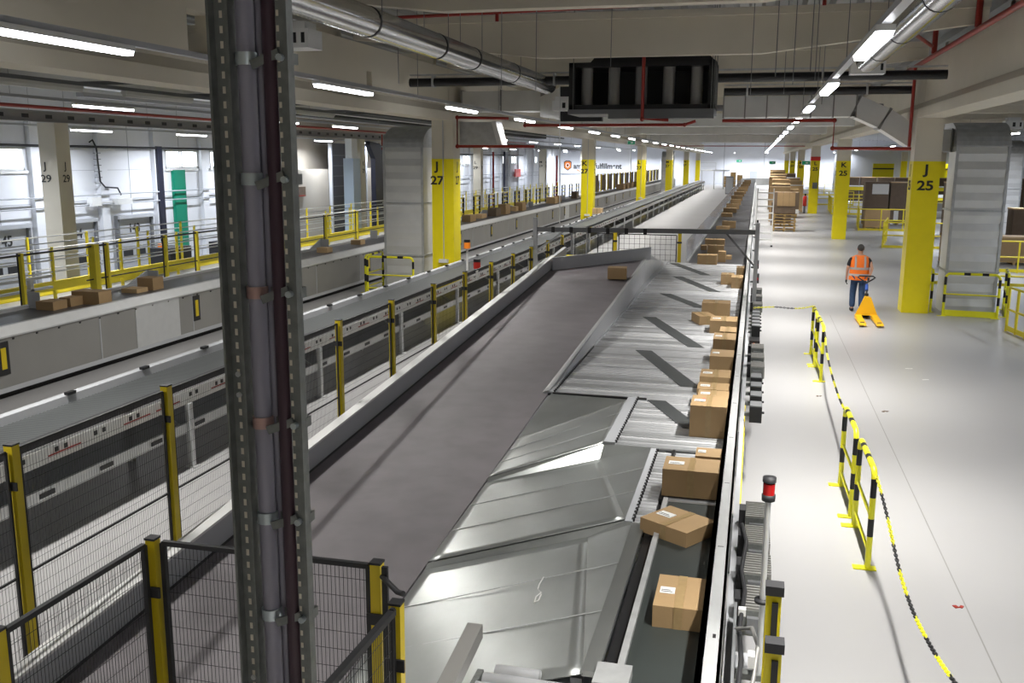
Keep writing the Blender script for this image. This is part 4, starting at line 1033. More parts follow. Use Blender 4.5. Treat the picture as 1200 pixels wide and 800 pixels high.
# ------------------------------------------------------------ worker with pallet truck
def skin(name, verts, edges, radii, m, parent, sub=2, sxy=None, offs=None):
    me = bpy.data.meshes.new(name); me.from_pydata(verts, edges, []); me.materials.append(M[m])
    o = bpy.data.objects.new(name, me); COL.objects.link(o); o.parent = parent
    sk = o.modifiers.new('skin', 'SKIN'); me.skin_vertices.new() if not me.skin_vertices else None
    for i, r in enumerate(radii): me.skin_vertices[0].data[i].radius = r if isinstance(r, tuple) else (r, r)
    me.skin_vertices[0].data[0].use_root = True
    sk.use_smooth_shade = True
    s = o.modifiers.new('sub', 'SUBSURF'); s.levels = sub; s.render_levels = sub
    # bake to a plain mesh
    dg = bpy.context.evaluated_depsgraph_get(); me2 = bpy.data.meshes.new_from_object(o.evaluated_get(dg))
    o.modifiers.clear(); o.data = me2; me2.name = name
    return o
W = thing('person', 'person in orange reflective vest and jeans walking away, pulling a yellow pallet truck', 'person', (2.80, 26.9, 0))
# body: local coords, facing +y
V = [(0,0,.95),(0,.0,1.12),(0,.02,1.32),(0,.02,1.47),(0,.02,1.55),(0,.03,1.62),(0,.04,1.70),(0,.03,1.75),
     (-.10,0,.92),(-.12,.10,.50),(-.12,.02,.10),(-.12,.10,.04),(-.12,.20,.03),
     (.10,0,.92),(.10,-.02,.50),(.10,-.18,.12),(.10,-.14,.05),(.10,-.05,.03),
     (-.22,.02,1.44),(-.30,.0,1.16),(-.31,.05,.92),(-.31,.07,.84),
     (.22,.02,1.44),(.31,-.10,1.18),(.24,-.27,.99),(.21,-.33,.94)]
Ed = [(0,1),(1,2),(2,3),(3,4),(4,5),(5,6),(6,7),(0,8),(8,9),(9,10),(10,11),(11,12),(0,13),(13,14),(14,15),(15,16),(16,17),(3,18),(18,19),(19,20),(20,21),(3,22),(22,23),(23,24),(24,25)]
Ra = [(.14,.10),(.13,.10),(.16,.11),(.12,.09),.055,.075,.085,.06,
      .085,.06,.042,.04,.03,.085,.06,.042,.04,.03,.058,.043,.03,.032,.058,.043,.03,.032]
body = skin('body', V, Ed, Ra, 'skin', W)
skin('trousers', [(0,0,.98),(-.10,0,.90),(-.12,.095,.50),(-.12,.03,.09),(.10,0,.90),(.10,-.02,.50),(.10,-.15,.11)], [(0,1),(1,2),(2,3),(0,4),(4,5),(5,6)],
     [(.17,.135),(.115,.11),.088,.08,(.115,.11),.088,.08], 'denim', W)
skin('shirt', [(0,.01,.98),(0,.01,1.2),(0,.02,1.4),(0,.02,1.5),(-.22,.02,1.43),(-.29,.0,1.2),(.22,.02,1.43),(.29,-.06,1.2)], [(0,1),(1,2),(2,3),(2,4),(4,5),(2,6),(6,7)],
     [(.16,.125),(.16,.12),(.165,.12),.07,.075,.062,.075,.062], 'shirt', W)
# vest: lofted shell
def loft(rings, m=0, n=20):
    vs = []; mb = MB()
    for (z, rx, ry, cx, cy) in rings:
        vs += [(cx+rx*abs(math.cos(a))**.8*(1 if math.cos(a) > 0 else -1), cy+ry*abs(math.sin(a))**.8*(1 if math.sin(a) > 0 else -1), z) for a in [2*PI*k/n for k in range(n)]]
    fs = [(i*n+k, i*n+(k+1)%n, (i+1)*n+(k+1)%n, (i+1)*n+k) for i in range(len(rings)-1) for k in range(n)]
    return mb.add(vs, fs, m, True)
vr = [(.86,.275,.18,.01,0),(1.0,.262,.175,.005,0),(1.2,.245,.165,0,.01),(1.38,.24,.155,0,.015),(1.47,.22,.125,0,.02),(1.52,.12,.09,0,.02)]
v = part('vest', loft(vr), 'vest', W, False)
for z in (1.0, 1.17): part('reflective_band', loft([(z-.03,.270 if z < 1.1 else .252,.182 if z < 1.1 else .172,.003,.003),(z+.03,.266 if z < 1.1 else .249,.180 if z < 1.1 else .17,.002,.005)]), 'reflect', W, False)
for x in (-.12, .12): part('shoulder_strap', MB().add([(x-.025,-.168,1.2),(x+.025,-.168,1.2),(x+.025,-.150,1.36),(x-.025,-.150,1.36),(x+.02,-.10,1.50),(x-.03,-.10,1.50)], [(0,1,2,3),(3,2,4,5)]), 'reflect', W, False)
part('hair', MB().ball((0,.02,1.715), .098, 10, sc=(.9,1.0,1.02)), 'hair', W, False)
for x in (-.082, .082): part('ear', MB().ball((x,.035,1.68), .022, 6, sc=(.5,1,1.4)), 'skin', W, False)
part('nose', MB().ball((0,.125,1.665), .018, 6), 'skin', W, False)
for (x, y, z) in ((-.12,.12,.045),(.10,-.11,.05)):
    part('shoe', MB().ball((x, y, z), .065, 8, sc=(.95, 2.1, .9)), 'rubber', W, False)
def hand(cx, cy, cz, sgn, nm='hand', curl=.5):
    vs = [(cx,cy,cz+.04),(cx,cy,cz-.02)]; es = [(0,1)]; rs = [.022,(.04,.02)]
    for k in range(4):
        b = len(vs); y = cy-.03+.02*k; l = (.06,.07,.065,.05)[k]
        vs += [(cx, y, cz-.05),(cx+sgn*.015, y, cz-.05-l*.5),(cx+sgn*(.015+curl*.05), y, cz-.05-l*.8)]; es += [(1,b),(b,b+1),(b+1,b+2)]; rs += [.010,.009,.008]
    b = len(vs); vs += [(cx, cy+.05, cz-.02),(cx+sgn*.02, cy+.07, cz-.055)]; es += [(1,b),(b,b+1)]; rs += [.011,.009]
    return skin(nm, vs, es, rs, 'rubber', W, 1)
h1 = hand(-.31,.07,.82, 1, 'glove'); h2 = hand(.21,-.32,.93, -1, 'glove', 1.2)
# pallet truck
t = thing('pallet_truck', 'yellow hand pallet truck with black handle pulled by the person in the orange vest', 'pallet truck', (2.95, 25.2, 0))
for x in (2.70, 3.10):
    f = MB().add([(x-.08,24.25,.05),(x+.08,24.25,.05),(x+.08,25.6,.03),(x-.08,25.6,.03),(x-.08,24.3,.09),(x+.08,24.3,.09),(x+.08,25.6,.12),(x-.08,25.6,.12)], [(0,3,2,1),(4,5,6,7),(0,1,5,4),(1,2,6,5),(2,3,7,6),(3,0,4,7)])
    part('fork', f, 'jack', t)
    part('fork_slot', MB().box((x-.05, 24.4, .09), (x+.05, 24.52, .096)), 'rubber', t)
    part('wheel', MB().tube([(x-.05, 24.45, .04), (x+.05, 24.45, .04)], .04, 12), 'rubber', t)
part('cover', MB().add([(2.62,25.55,.1),(3.18,25.55,.1),(3.0,25.62,.56),(2.84,25.62,.56),(2.70,25.95,.1),(3.12,25.95,.1),(2.98,25.85,.56),(2.86,25.85,.56)],
    [(0,1,2,3),(5,4,7,6),(1,5,6,2),(4,0,3,7),(3,2,6,7),(0,4,5,1)]), 'jack', t)
part('pump', MB().tube([(2.92,25.95,.1),(2.92,25.95,.62)], .05, 12), 'rubber', t)
part('wheel', MB().tube([(2.82,26.0,.09),(3.02,26.0,.09)], .09, 14), 'rubber', t)
part('tiller', MB().tube([(2.92,25.95,.6),(2.95,26.35,.85)], .025, 8), 'rubber', t)
part('blue_sleeve', MB().tube([(2.93,26.08,.68),(2.945,26.28,.8)], .04, 8), 'blue', t)
part('handle', MB().tube([(2.95,26.35,.85),(2.80,26.48,.93),(2.74,26.53,.97),(2.78,26.57,1.0),(3.12,26.57,1.0),(3.17,26.53,.97),(3.11,26.48,.93),(2.95,26.35,.85)], .018, 8), 'rubber', t)

# ------------------------------------------------------------ pallets and cartons on the right side
def pallet(x, y, z, w=1.25, d=.85, loc=True):
    mb = MB()
    for k in range(5): mb.box((x, y+k*(d-.1)/4, z+.115), (x+w, y+k*(d-.1)/4+.1, z+.135))
    for xx in (x, x+w/2-.05, x+w-.1):
        for yy_ in (y, y+d/2-.05, y+d-.1): mb.box((xx, yy_, z+.02), (xx+.1, yy_+.1, z+.095))
        mb.box((xx, y, z), (xx+.1, y+d, z+.02))
    for yy_ in (y, y+d/2-.05, y+d-.1): mb.box((x, yy_, z+.095), (x+w, yy_+.1, z+.115))
    return mb
for k in range(6):
    solo('pallet', pallet(1.02+.02*(k % 2), 56.7, k*.17), 'wood', 'wooden pallet in the stack right of the ladder, %s from the floor' % ORD[k], 'pallet', 'stacked pallets right of the ladder')
def big(x, y, z, w, d, h, label, m_='card', top=None, lab=None, flaps=0):
    t = thing('large_carton', label, 'box', (x+w/2, y+d/2, z))
    part('body', MB().box((x, y, z), (x+w, y+d, z+h)), m_, t)
    if flaps:
        for k in range(flaps): part('flap', MB().box((x+.2+k*(w-.4)/flaps, y-.03, z+.35*h), (x+.2+(k+.96)*(w-.4)/flaps, y-.005, z+h-.01)), 'card', t)
    if top: part('lid', MB().box((x-.02, y-.02, z+h), (x+w+.02, y+d+.02, z+h+.06)), top, t)
    if lab: part('label_sheet', MB().box((x+w*lab[0], y-.02, z+h*lab[1]), (x+w*lab[2], y-.004, z+h*lab[3])), 'label', t)
    return t
big(1.0, 56.75, 1.03, 1.4, .9, 1.2, 'large dark carton with three hanging flaps on top of the pallet stack', 'cardd', None, (.88, .0, 1.0, .2), 3)
cnt = 0
for k, (x, y, w, h, m_, tp) in enumerate(((1.0, 62, 1.2, 1.5, 'cardd', None), (.9, 66, 1.3, 2.3, 'card', 'cardl'), (1.1, 70, 1.2, 2.4, 'cardd', 'cardl'), (1.9, 71, 1.0, 2.0, 'card', 'cardl'), (1.2, 76, 1.2, 2.6, 'card', 'cardl'),
      (2.4, 79, 1.2, 2.1, 'cardl', 'label'), (1.0, 82, 1.3, 2.7, 'card', 'cardl'), (2.6, 86, 1.2, 2.3, 'card', 'cardl'), (1.2, 90, 1.4, 2.8, 'cardd', 'cardl'), (2.8, 96, 1.2, 2.4, 'card', 'label'), (1.3, 100, 1.4, 2.9, 'card', 'cardl'), (1.4, 110, 1.6, 3.0, 'card', 'cardl'), (2.9, 112, 1.3, 2.6, 'cardd', 'cardl'))):
    solo('pallet', pallet(x, y, 0, w), 'wood', 'wooden pallet under the %s carton of the long row behind the ladder' % ORD[k], 'pallet')
    big(x, y, .14, w, 1.0, h-.2, 'tall %s carton with %s top, %s in the long row behind the ladder' % ({'card': 'brown', 'cardd': 'dark brown', 'cardl': 'pale'}[m_], {None: 'open', 'cardl': 'pale', 'label': 'white'}[tp], ORD[k]), m_, tp)
# ladder leaning at the guard
t = thing('step_ladder', 'white step ladder standing beside the conveyor guard', 'ladder', (.45, 46.4, 0))
for x in (.08, .82): part('side_rail', MB().bar((x, 46.3, 0), (x, 46.9, 2.7), .05, .07), 'white', t)
for k in range(8): part('step', MB().box((.1, 46.32+.07*k, .3+.31*k), (.8, 46.5+.07*k, .35+.31*k)), 'white', t)
part('foot', MB().box((.78, 46.25, 0), (.88, 46.4, .08)), 'rubber', t)
# yellow rail pens
def pen(pts, h, label, m='yellow2', r=.03, mesh=False, kick=.12, rails=(1.0, .5), step=1.2):
    t = thing('rail_fence', label, 'fence', pts[0])
    ap = []
    for a, b in zip(pts[:-1], pts[1:]):
        a, b = Vector(a), Vector(b); L = (b-a).length; n = max(1, round(L/step))
        mb = MB()
        for f in rails: mb.tube([a+Vector((0,0,h*f)), b+Vector((0,0,h*f))], r, 6)
        part('rail', mb, m, t)
        if kick: part('kick_plate', MB().bar(a+Vector((0,0,kick/2+.02)), b+Vector((0,0,kick/2+.02)), .02, kick), m, t)
        for k in range(n+1):
            c = a.lerp(b, k/n)
            if (round(c.x, 2), round(c.y, 2)) not in ap:
                ap.append((round(c.x, 2), round(c.y, 2))); part('post', MB().tube([c, c+Vector((0,0,h))], r*1.15, 6), m, t)
    return t
pen([(9.5, 58.9, 0), (5.9, 58.9, 0), (6.3, 64, 0)], 1.25, 'yellow rail pen around the boxes behind the first pen, left of column J 25')
pen([(9.0, 47.3, 0), (5.85, 47.3, 0), (6.5, 51.2, 0)], 1.2, 'yellow rail pen nearest to the left side of column J 25')
pen([(7.1, 38, 0), (14, 38, 0)], 1.15, 'yellow rail fence behind the right ribbed duct')
pen([(6.0, 24.7, 0), (6.3, 22.6, 0), (8.5, 21.5, 0)], 1.05, 'yellow rail pen cut off at the right edge of the view', step=.6)
pen([(4.9, 33.6, 0), (14, 33.6, 0)], .35, 'low yellow kick rail on the floor behind the ribbed duct', rails=(1.0,), kick=.1, step=2.5)
pen([(8.2, 76, 0), (5.6, 76, 0), (5.9, 84, 0), (9.5, 84, 0)], 1.25, 'yellow rail pen far behind beside column K 25')
pen([(8.6, 92, 0), (5.4, 92, 0), (5.7, 104, 0)], 1.25, 'distant yellow rail pen past the second pen')
pen([(9, 118, 0), (5.2, 118, 0), (5.4, 130, 0)], 1.3, 'most distant yellow rail pen near the far wall')
# boxes right
specs = [(6.75, 65, .14, 1.45, 2.55, 'cardd', (.3, .7, .98, .95), 'dark wrapped carton with white sheet left of column J 25'),
 (8.3, 65, .14, 1.1, 2.5, 'cardd', (.25, .05, .5, .3), 'dark wrapped carton directly left of column J 25'),
 (9.5, 65, .14, 1.1, 2.5, 'card', None, 'brown carton partly hidden behind column J 25'),
 (11.1, 61, .14, 1.3, 2.3, 'cardd', (.2, .5, .8, .75), 'dark carton with label between column J 25 and the ribbed duct'),
 (6.4, 60.6, .14, 1.4, 1.0, 'card', None, 'low brown carton inside the second yellow pen'),
 (7.2, 48.6, .14, 1.0, .5, 'card', None, 'low brown carton inside the nearest yellow pen'),
 (8.6, 43.5, .14, 1.4, 1.9, 'cardd', (.1, .3, .3, .5), 'dark wrapped crate behind the right ribbed duct'),
 (10.4, 43.5, .14, 1.5, 1.9, 'cardd', (.35, .2, .5, .5), 'dark tall crate with grey sheet at the right edge'),
 (11.95, 43.2, .14, 1.6, 1.9, 'cardd', None, 'dark tall crate cut by the right edge'),
 (10.0, 56, .14, 1.5, 2.7, 'cardd', None, 'brown crate in the back row right of the ribbed duct'),
 (12.2, 56, .14, 1.6, 2.7, 'cardd', (.2, .3, .4, .5), 'dark crate with small white label in the back row at right'),
 (14.0, 56, .14, 1.6, 2.6, 'card', None, 'brown crate at the end of the back row at right'),
 (7.4, 41.0, .14, 1.2, .9, 'card', None, 'slatted low brown crate behind the right yellow fence'),
 (9.3, 41.0, .14, 1.4, .9, 'card', None, 'wide low brown crate behind the right yellow fence')]
for i, (x, y, z, w, h, m_, lb, lab) in enumerate(specs):
    solo('pallet', pallet(x, y, 0, w, 1.0), 'wood', 'pallet under the %s' % lab.split(' with ')[0], 'pallet')
    big(x, y, z, w, 1.0, h, lab, m_, 'cardl' if i % 2 else None, lb)
for k in range(12):   # distant row of dark cartons
    x = 8.2+1.55*k
    big(x, 98, .2, 1.4, 1.2, 2.2, 'dark carton in the distant back row, %s from the left' % ORD[k], 'cardd', 'card')
for k in range(9):
    x = 7.6+2.1*k
    t = thing('packing_table', 'white topped packing table in the mid distance, %s from the left' % ORD[k], 'table', (x, 72, 0))
    part('top', MB().box((x, 72, 1.5), (x+1.9, 73.2, 1.58)), 'white', t); part('frame', MB().box((x, 72.02, 1.3), (x+1.9, 72.08, 1.5)), 'yellow2', t)
    for xx in (x+.05, x+1.8): part('leg', MB().box((xx, 72.02, 0), (xx+.06, 72.1, 1.3)), 'yellow2', t)
    part('paper_pile', MB().cbox((x+.6, 72.5, 1.64), (.8, .5, .12), 0, .2), 'label', t)
    x = 7.2+2.1*k
    t = thing('packing_table', 'pale packing table farther back, %s from the left' % ORD[k], 'table', (x, 84.5, 0))
    part('top', MB().box((x, 84.5, 1.9), (x+2.0, 85.5, 1.98)), 'white', t); part('frame', MB().box((x, 84.5, 1.6), (x+2.0, 84.56, 1.88)), 'yellow2', t)
    for xx in (x+.05, x+1.9): part('leg', MB().box((xx, 84.52, 0), (xx+.06, 84.6, 1.6)), 'yellow2', t)
for k, (x, w) in enumerate(((13.7, 2.4), (20, 3), (26, 3))):
    solo('shelf_panel', MB().box((x, 125, 1.2), (x+w, 125.3, 3.7)).box((x, 124.95, 3.0), (x+w, 125, 3.15), 1), ['yellow', 'black'], 'wide yellow panel with black stripe far right, %s from the left' % ORD[k], 'panel')
struct('trim_1', MB().box((9.5, 130, 0), (9.9, 130.2, 5.0)).box((9.9, 130.05, .0), (32, 130.2, 5.3)), 'wall')
# fire extinguisher, exit signs
t = thing('fire_extinguisher', 'small red fire extinguisher at the foot of column L 25', 'extinguisher', (3.68, 77.2, 0))
part('cylinder', MB().lathe([(0, .55), (.14, .55), (.14, 1.25), (.05, 1.35), (0, 1.35)], (3.68, 77.2, 0), 12), 'brightred', t)
part('valve', MB().box((3.64, 77.14, 1.35), (3.76, 77.22, 1.5)), 'rubber', t); part('stand', MB().box((3.6, 77.1, 0), (3.76, 77.3, .55)), 'mgrey', t)
def exit_sign(p, w, label):
    t = thing('exit_sign', label, 'sign', p)
    part('case', MB().cbox((p[0], p[1], p[2]), (w, .1, w*.5)), 'white', t)
    part('green_field', MB().cbox((p[0], p[1]-.055, p[2]), (w*.86, .01, w*.38)), 'exitg', t)
    part('arrow', MB().prism([(p[0]-w*.05, p[2]-.03), (p[0]+w*.12, p[2]-.03), (p[0]+w*.12, p[2]-w*.1), (p[0]+w*.27, p[2]), (p[0]+w*.12, p[2]+w*.1), (p[0]+w*.12, p[2]+.03), (p[0]-w*.05, p[2]+.03)], 'y', p[1]-.065, p[1]-.06), 'label', t)
exit_sign((3.35, 72, 3.85), .62, 'green exit sign hanging left of column L 25'); exit_sign((-7.4, 58, 5.0), .5, 'green lit exit sign under the left girder')
exit_sign((2.0, 140, 3.7), .9, 'distant green exit sign near the far wall'); exit_sign((-3.0, 164.8, 3.9), 1.0, 'small dark sign high on the far wall')
# ------------------------------------------------------------ left dock area
WD = WX+.016
for i, (y0) in enumerate((24.4, 28.1, 31.95, 35.8)):
    n = 146-i
    t = thing('dock_door', 'grey sectional dock door numbered %d' % n, 'door', (WD, y0+1.2, -1.4))
    yb = y0+.2; part('door_leaf', MB().box((WD, yb, -1.4), (WD+.06, yb+2.3, 1.35)), 'lgrey', t)
    mb = MB()
    for z in (-.6, .0, .55): mb.box((WD+.06, yb, z), (WD+.07, yb+2.3, z+.02))
    part('joint', mb, 'mgrey', t)
    part('track', MB().box((WD, yb+2.3, -1.4), (WD+.18, yb+2.42, 1.5)).box((WD, yb-.12, -1.4), (WD+.18, yb, 1.5)), 'mgrey', t)
    part('vision_panel', MB().box((WD+.06, yb+.3, -.35), (WD+.075, yb+.95, 0)).box((WD+.06, yb+1.2, -.35), (WD+.075, yb+1.85, 0)), 'rubber', t)
    text('lettering', str(n), .55, (WD+.075, yb+1.15, .72), (PI/2, 0, PI/2), t, bold=.01)
    part('top_box', MB().box((WD, yb-.1, 1.35), (WD+.25, yb+2.4, 1.5)), 'lgrey', t)
t = thing('dock_leveller', 'black rubber dock buffer under door 143', 'buffer', (-24.5, 36, -1.4)); part('block', MB().box((-25, 35.4, -1.4), (-24, 37, .2)), 'rubber', t); part('lamp', MB().box((-24.5, 35.3, .25), (-24.3, 35.45, .4)), 'orange', t); part('foot', MB().box((-25.1,35.3,-1.4),(-23.9,37.1,-1.3)), 'mgrey', t)
t = thing('dock_leveller', 'black rubber dock buffer left of the green panel', 'buffer', (-24.5, 41, -1.4)); part('block', MB().box((-25, 40, -1.4), (-24, 42, .1)), 'rubber', t); part('foot', MB().box((-25.1,39.9,-1.4),(-23.9,42.1,-1.3)), 'mgrey', t)
solo('wall_panel', MB().box((WX, 40.3, -1.4), (WX+.12, 41.3, 3.42)).box((WX+.12,40.34,-1.4),(WX+.14,41.26,3.3)), 'green', 'tall narrow green panel on the dock wall', 'panel')
solo('wall_panel', MB().box((WX, 38.85, -1.0), (WX+.35, 39.2, 4.5)).box((WX+.35,38.87,2.9),(WX+.36,39.18,2.95)), 'navy', 'tall dark navy strip beside the green panel', 'panel')
solo('fire_alarm_sign', MB().box((WX+.2, 45.2, 1.9), (WX+.3, 45.8, 2.5)).box((WX+.3,45.3,2.0),(WX+.31,45.7,2.4)), 'brightred', 'small square red sign on the dock wall right of the green panel', 'sign')
solo('fire_alarm_sign', MB().box((WX+.3, 106, 2.0), (WX+.4, 108.5, 2.9)).box((WX+.4,106.2,2.1),(WX+.41,108.3,2.8)), 'brightred', 'square red sign on the distant dock wall', 'sign')
t = thing('wall_cable', 'black cable with clips running down the dock wall pilaster', 'cable', (WX+.3, 34.6, 4))
part('cable', MB().tube([(WX+.3, 34.3, 4.6), (WX+.3, 34.5, 4.7), (WX+.3, 34.7, 4.4), (WX+.3, 34.8, 3.0), (WX+.3, 35.1, 2.75), (WX+.3, 35.9, 2.7), (WX+.3, 36.1, 2.4)], .035, 6), 'rubber', t)
mb = MB()
for k in range(7): mb.box((WX+.24, 34.55, 2.9+.25*k), (WX+.3, 34.95, 2.93+.25*k))
part('cable_clip', mb, 'mgrey', t)
t = thing('wall_device', 'white camera box on the dock wall pilaster', 'device', (WX+.3, 35.2, 2.1)); part('housing', MB().box((WX+.2, 34.0, 2.0), (WX+.45, 34.6, 2.35)), 'white', t); part('housing', MB().box((WX+.2, 35.6, 2.0), (WX+.5, 36.6, 2.25)), 'white', t); part('arm', MB().box((WX+.25, 34.0, 2.1), (WX+.3, 36.4, 2.15)), 'white', t)
solo('wall_pipe', MB().tube([(WX+.3, 8, 4.42), (WX+.3, 110, 4.42)], .05, 6), 'rubber', 'black horizontal pipe along the top of the dock wall', 'pipe')
for k, z in enumerate((2.05, 2.45)): solo('wall_pipe', MB().tube([(WX+.3, 8, z), (WX+.3, 120, z)], .03, 6), 'lgrey', 'thin grey pipe along the dock wall, %s one' % ('lower', 'upper')[k], 'pipe')
for k, (y, ) in enumerate(((76,), (101,))): solo('wall_panel', MB().box((WX+.3, y, -1.4), (WX+.5, y+1.3, 4.8)).box((WX+.5,y+.1,2),(WX+.52,y+1.2,2.1)), 'navy', 'tall navy strip on the distant dock wall, %s one' % ('nearer', 'farther')[k], 'panel')
# beige block beside the dock wall
struct('wall_block', MB().box((-26.9, 46.8, -1.4), (-25.2, 75, 3.35)), 'beige'); struct('wall_block_upper', MB().box((-26.9, 46.8, 3.35), (-26.4, 75, 7.3)), 'beige')
for k, (y, w) in enumerate(((53.9, 2.0), (57.0, 2.1))):
    t = thing('strip_screen', 'tall navy slatted screen on the beige block, %s one' % ('left', 'right')[k], 'screen', (-25, y+1, -1.4))
    part('screen', MB().box((-25.15, y, -1.4), (-25.0, y+w, 4.9)), 'navy', t); mb = MB()
    for q in range(9): mb.box((-25.0, y, -.8+.62*q), (-24.99, y+w, -.77+.62*q))
    part('slat_line', mb, 'mgrey', t); part('edge_frame', MB().box((-25.15, y-.15, -1.4), (-24.95, y, 4.9)).box((-25.15, y+w, -1.4), (-24.95, y+w+.15, 4.9)), 'lgrey', t)
t = thing('curved_screen', 'dark curved screen left of the ribbed duct', 'screen', (-22.3, 55.5, -1.4))
part('screen', MB().box((-22.6, 54.2, -1.4), (-22.3, 56.4, 4.0)).prism([(54.2, 4.0), (56.4, 4.0), (55.9, 4.5), (54.9, 4.9), (53.4, 5.0), (53.4, 4.8)], 'x', -22.6, -22.3), 'navy', t)
part('edge', MB().box((-22.62, 56.4, -1.4), (-22.28, 56.5, 4.0)), 'mgrey', t)
solo('dock_post', MB().box((-22.9, 50.9, -1.4), (-22.3, 51.9, 4.0)).box((-22.8, 51.0, 4.0), (-22.4, 51.8, 5.1), 1), ['paleblue', 'alu'], 'pale blue square post beside dock column K 29', 'post')
t = thing('wall_rack', 'small brown key rack on the beige block', 'rack', (-25.1, 49.4, 2)); part('board', MB().box((-25.2, 48.3, 1.9), (-25.1, 50.5, 2.4)), 'cardd', t); part('hook_row', MB().box((-25.1, 48.4, 1.86), (-25.05, 50.4, 1.92)), 'red', t)
# yellow handrails and fence behind the cabinet conveyor
def handrail(x, y0, y1, z0, h, step, label, rails=(1., .72, .44), railm='alu', kick=.22):
    t = thing('handrail', label, 'railing', (x, y0, z0-.0)); n = int((y1-y0)/step)
    for f in rails: part('rail', MB().tube([(x, y0, z0+h*f), (x, y1, z0+h*f)], .019, 6), railm, t)
    if kick: part('kick_beam', MB().box((x-.05, y0, z0), (x+.05, y1, z0+kick)), 'yellow2', t)
    for k in range(n+1):
        y = y0+(y1-y0)*k/n; part('post', MB().box((x-.03, y-.03, -1.4 if x < -15.2 else 0), (x+.03, y+.03, z0+h+.03)), 'yellow2', t)
handrail(-16.2, 9, 70, .86, 1.0, 2.45, 'nearer yellow railing with steel rails behind the cabinet conveyor')
handrail(-18.4, 14, 90, .35, 1.55, 2.3, 'middle yellow railing with steel rails behind the cabinet conveyor')
handrail(-21.0, 18, 100, -.2, 1.6, 2.9, 'farthest yellow railing before the dock doors')
solo('walkway', MB().box((-18.33, 9, .2), (-16.27, 100, .34)).box((-18.3,9,.1),(-16.3,100,.2)), 'lower', 'grey raised walkway between the yellow railings', 'walkway')
solo('low_gate', MB().box((-15.6, 14.2, 1.3), (-15.5, 18.3, 1.36)).box((-15.6, 15.2, 0), (-15.5, 15.28, 1.3)).box((-15.6, 17.6, 0), (-15.5, 17.7, 1.3)).box((-15.6, 14.2, 1.05), (-15.5, 18.3, 1.1)), 'alu', 'bright steel guide rail behind the leftmost cartons', 'rail')
for i, y in enumerate((16.1, 18.3, 18.75, 21.0, 22.4, 24.9, 27.6, 30.3, 33, 36)):
    t = thing('fence_post', '%s yellow and black fence post behind the cabinet belt, %s from the left' % ('thick' if i == 1 else 'slim', ORD[i]), 'post', (-14.35, y, 0), group='fence posts behind the cabinet belt')
    s = .16 if i == 1 else .07; z1 = 2.08
    part('post', MB().box((-14.35-s/2, y-s/2, 0), (-14.35+s/2, y+s/2, z1)), 'yellow2', t)
    part('frame_edge', MB().box((-14.35-s/2-.04, y-.04, 0), (-14.35-s/2, y+.04, z1)), 'rubber', t)
    part('base', MB().cbox((-14.35, y, .01), (s+.1, s+.1, .02)), 'yellow2', t)
solo('fence_rail', MB().tube([(-14.35, 15, 2.04), (-14.35, 37, 2.04)], .02, 6).tube([(-14.35, 18, 1.3), (-14.35, 37, 1.3)], .015, 6), 'rubber', 'thin black top rail linking the posts behind the cabinet belt', 'rail')
for i in range(20):
    y = 40+3.0*i
    t = thing('wire_cage', 'yellow framed wire cage behind the cabinet belt past column J 27, %s in line' % ORD[i], 'cage', (-14.6, y, 0), group='wire cages behind the cabinet belt')
    mb = MB()
    for yy_ in (y, y+1.1): mb.box((-14.63, yy_, 0), (-14.55, yy_+.08, 2.05))
    part('frame', mb, 'rubber', t); mb = MB()
    for z in (1.2, 1.5, 1.78, 2.0): mb.box((-14.62, y, z), (-14.57, y+1.15, z+.05))
    part('rails', mb, 'yellow2', t)
for i in range(14):
    y = 84+4.2*i
    solo('cage_panel', MB().box((-14.0, y, 1.2), (-13.9, y+2.2, 2.6)).box((-14.02, y-.12, 0), (-13.88, y, 2.7), 1).box((-14.02,y+2.2,0),(-13.88,y+2.32,2.7),1), ['cardd', 'ochre'], 'dark panel with pale edge behind the distant cabinet belt, %s in line' % ORD[i], 'panel', 'dark panels behind the distant belt')
# ------------------------------------------------------------ far wall: sign and fittings
struct('wall_end', MB().box((-27, 132.2, -1.6), (-16.9, 133, 7.3)), 'wall'); struct('trim_2', MB().box((-27, 132.1, 1.95), (-16.9, 132.2, 2.1)), 'lgrey')
t = thing('wall_sign', 'big white wall sign with dark lettering and an orange and black badge', 'sign', (-22, 132.1, 2.1))
part('board', MB().box((-26.7, 132.12, 2.15), (-17.2, 132.2, 4.9)), 'wall', t)
yf = 132.1
SX0 = at(672, 190, Y=yf).x
def fit(body, px0, px1, pyb, h, m, par):
    a, b = at(px0, pyb, Y=yf), at(px1, pyb, Y=yf)
    o = text('lettering', body, h, (a.x, yf, a.z), (PI/2,0,0), par, m=m, align='LEFT', bold=.03, extr=.01)
    xs = [v.co.x for v in o.data.vertices]; o.scale = ((b.x-a.x)/(max(xs)-min(xs)), 1, 1)
fit('amazon', 672, 695.5, 197.4, 1.0, 'ink', t)
fit('fulfillment', 696.5, 728.7, 197.4, 1.0, 'ink', t)
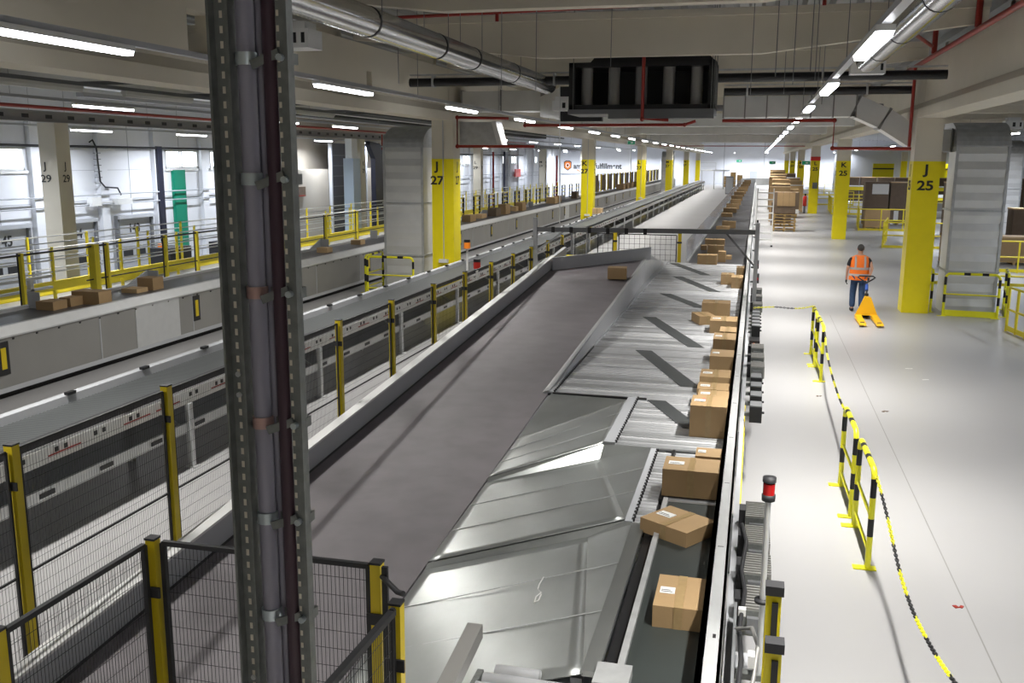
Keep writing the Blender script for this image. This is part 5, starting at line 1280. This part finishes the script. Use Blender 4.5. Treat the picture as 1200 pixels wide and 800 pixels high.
# curved orange swoosh under the first word
a, b = at(676, 198.6, Y=yf), at(688, 198.4, Y=yf); mb = MB()
pts = [(a.x+(b.x-a.x)*k/10, yf, a.z-.28*math.sin(PI*k/10)) for k in range(11)]
part('swoosh', MB().tube(pts, .07, 6), 'orange', t)
c = at(665.3, 194, Y=yf); 
def shield(s, y, m, nm):
    w, h = .55*s, .68*s
    part(nm, MB().prism([(c.x-w, c.z+h*.75), (c.x-w*.5, c.z+h), (c.x+w*.5, c.z+h), (c.x+w, c.z+h*.75), (c.x+w*.95, c.z-h*.45), (c.x, c.z-h), (c.x-w*.95, c.z-h*.45)], 'y', y, y+.03), m, t)
shield(1, yf-.02, 'black', 'badge'); shield(.82, yf-.05, 'orange', 'badge_field')
part('badge_ring', MB().tube([(c.x+.22*math.cos(2*PI*k/16), yf-.08, c.z+.05+.26*math.sin(2*PI*k/16)) for k in range(17)], .055, 5), 'label', t)
part('badge_centre', MB().ball((c.x, yf-.08, c.z+.05), .12, 6), 'ink', t)
# far fittings
t = thing('grey_cabinet', 'grey tall cabinet near the far wall left of the dark belt', 'cabinet', (-3.2, 118, 0))
part('body', MB().box((-3.6, 118, 0), (-2.7, 119, 2.1)), 'mgrey', t); part('door', MB().box((-3.55, 117.96, .1), (-2.75, 118, 2.0)), 'lgrey', t)
t = thing('work_platform', 'distant steel work platform with rails at the end of the slat conveyor', 'platform', (-6, 138, 0))
for x in (-7.6, -5.9, -4.6): part('leg', MB().box((x, 138, 0), (x+.15, 138.2, 2.6)), 'alu', t)
part('deck', MB().box((-7.8, 138, 2.5), (-3.8, 141, 2.65)), 'alu', t)
part('rail', MB().box((-7.8, 138, 3.6), (-5.6, 138.08, 3.68)).box((-7.8, 138, 3.1), (-5.6, 138.08, 3.16)).box((-7.8, 138, 2.65), (-7.7, 138.08, 3.68)).box((-5.7, 138, 2.65), (-5.6, 138.08, 3.68)), 'alu', t)
for k, (x, h) in enumerate(((-3.9, 2.2), (-2.9, 1.8), (-5.0, 1.6))):
    solo('storage_rack', MB().box((x, 150, 0), (x+.8, 151, h)).box((x+.05, 149.95, .3), (x+.75, 150, .35), 1).box((x+.05, 149.95, .9), (x+.75, 150, .95), 1), ['wood', 'alu'], 'small brown stacked rack near the far wall, %s one' % ORD[k], 'rack')
for k, (x, w) in enumerate(((-11.8, .1), (-5.5, .1), (1.0, .1))): struct('trim_%d' % (k+3), MB().box((x, FY-.06, 0), (x+w, FY, 8)), 'lgrey')
struct('door_1', MB().box((-1.1, FY-.08, 0), (.0, FY-.02, 2.2)), 'lgrey')
# faint floor seam lines
mb = MB().box((2.05, 4, .0005), (2.062, 26, .001))
struct('trim_6', mb, 'panel')

# ------------------------------------------------------------ world and view
w = bpy.data.worlds.new('world'); SC.world = w; w.use_nodes = True
bg = w.node_tree.nodes['Background']; bg.inputs[0].default_value = (.8, .87, 1, 1); bg.inputs[1].default_value = .5
SC.view_settings.view_transform = 'Standard'; SC.view_settings.look = 'None'; SC.view_settings.gamma = 1
SC.view_settings.use_curve_mapping = False; SC.view_settings.exposure = .22
SC.cycles.max_bounces = 6; SC.cycles.diffuse_bounces = 4; SC.cycles.glossy_bounces = 3; SC.cycles.transparent_max_bounces = 12
SC.cycles.sample_clamp_indirect = 6; SC.cycles.use_denoising = True; SC.cycles.caustics_reflective = False
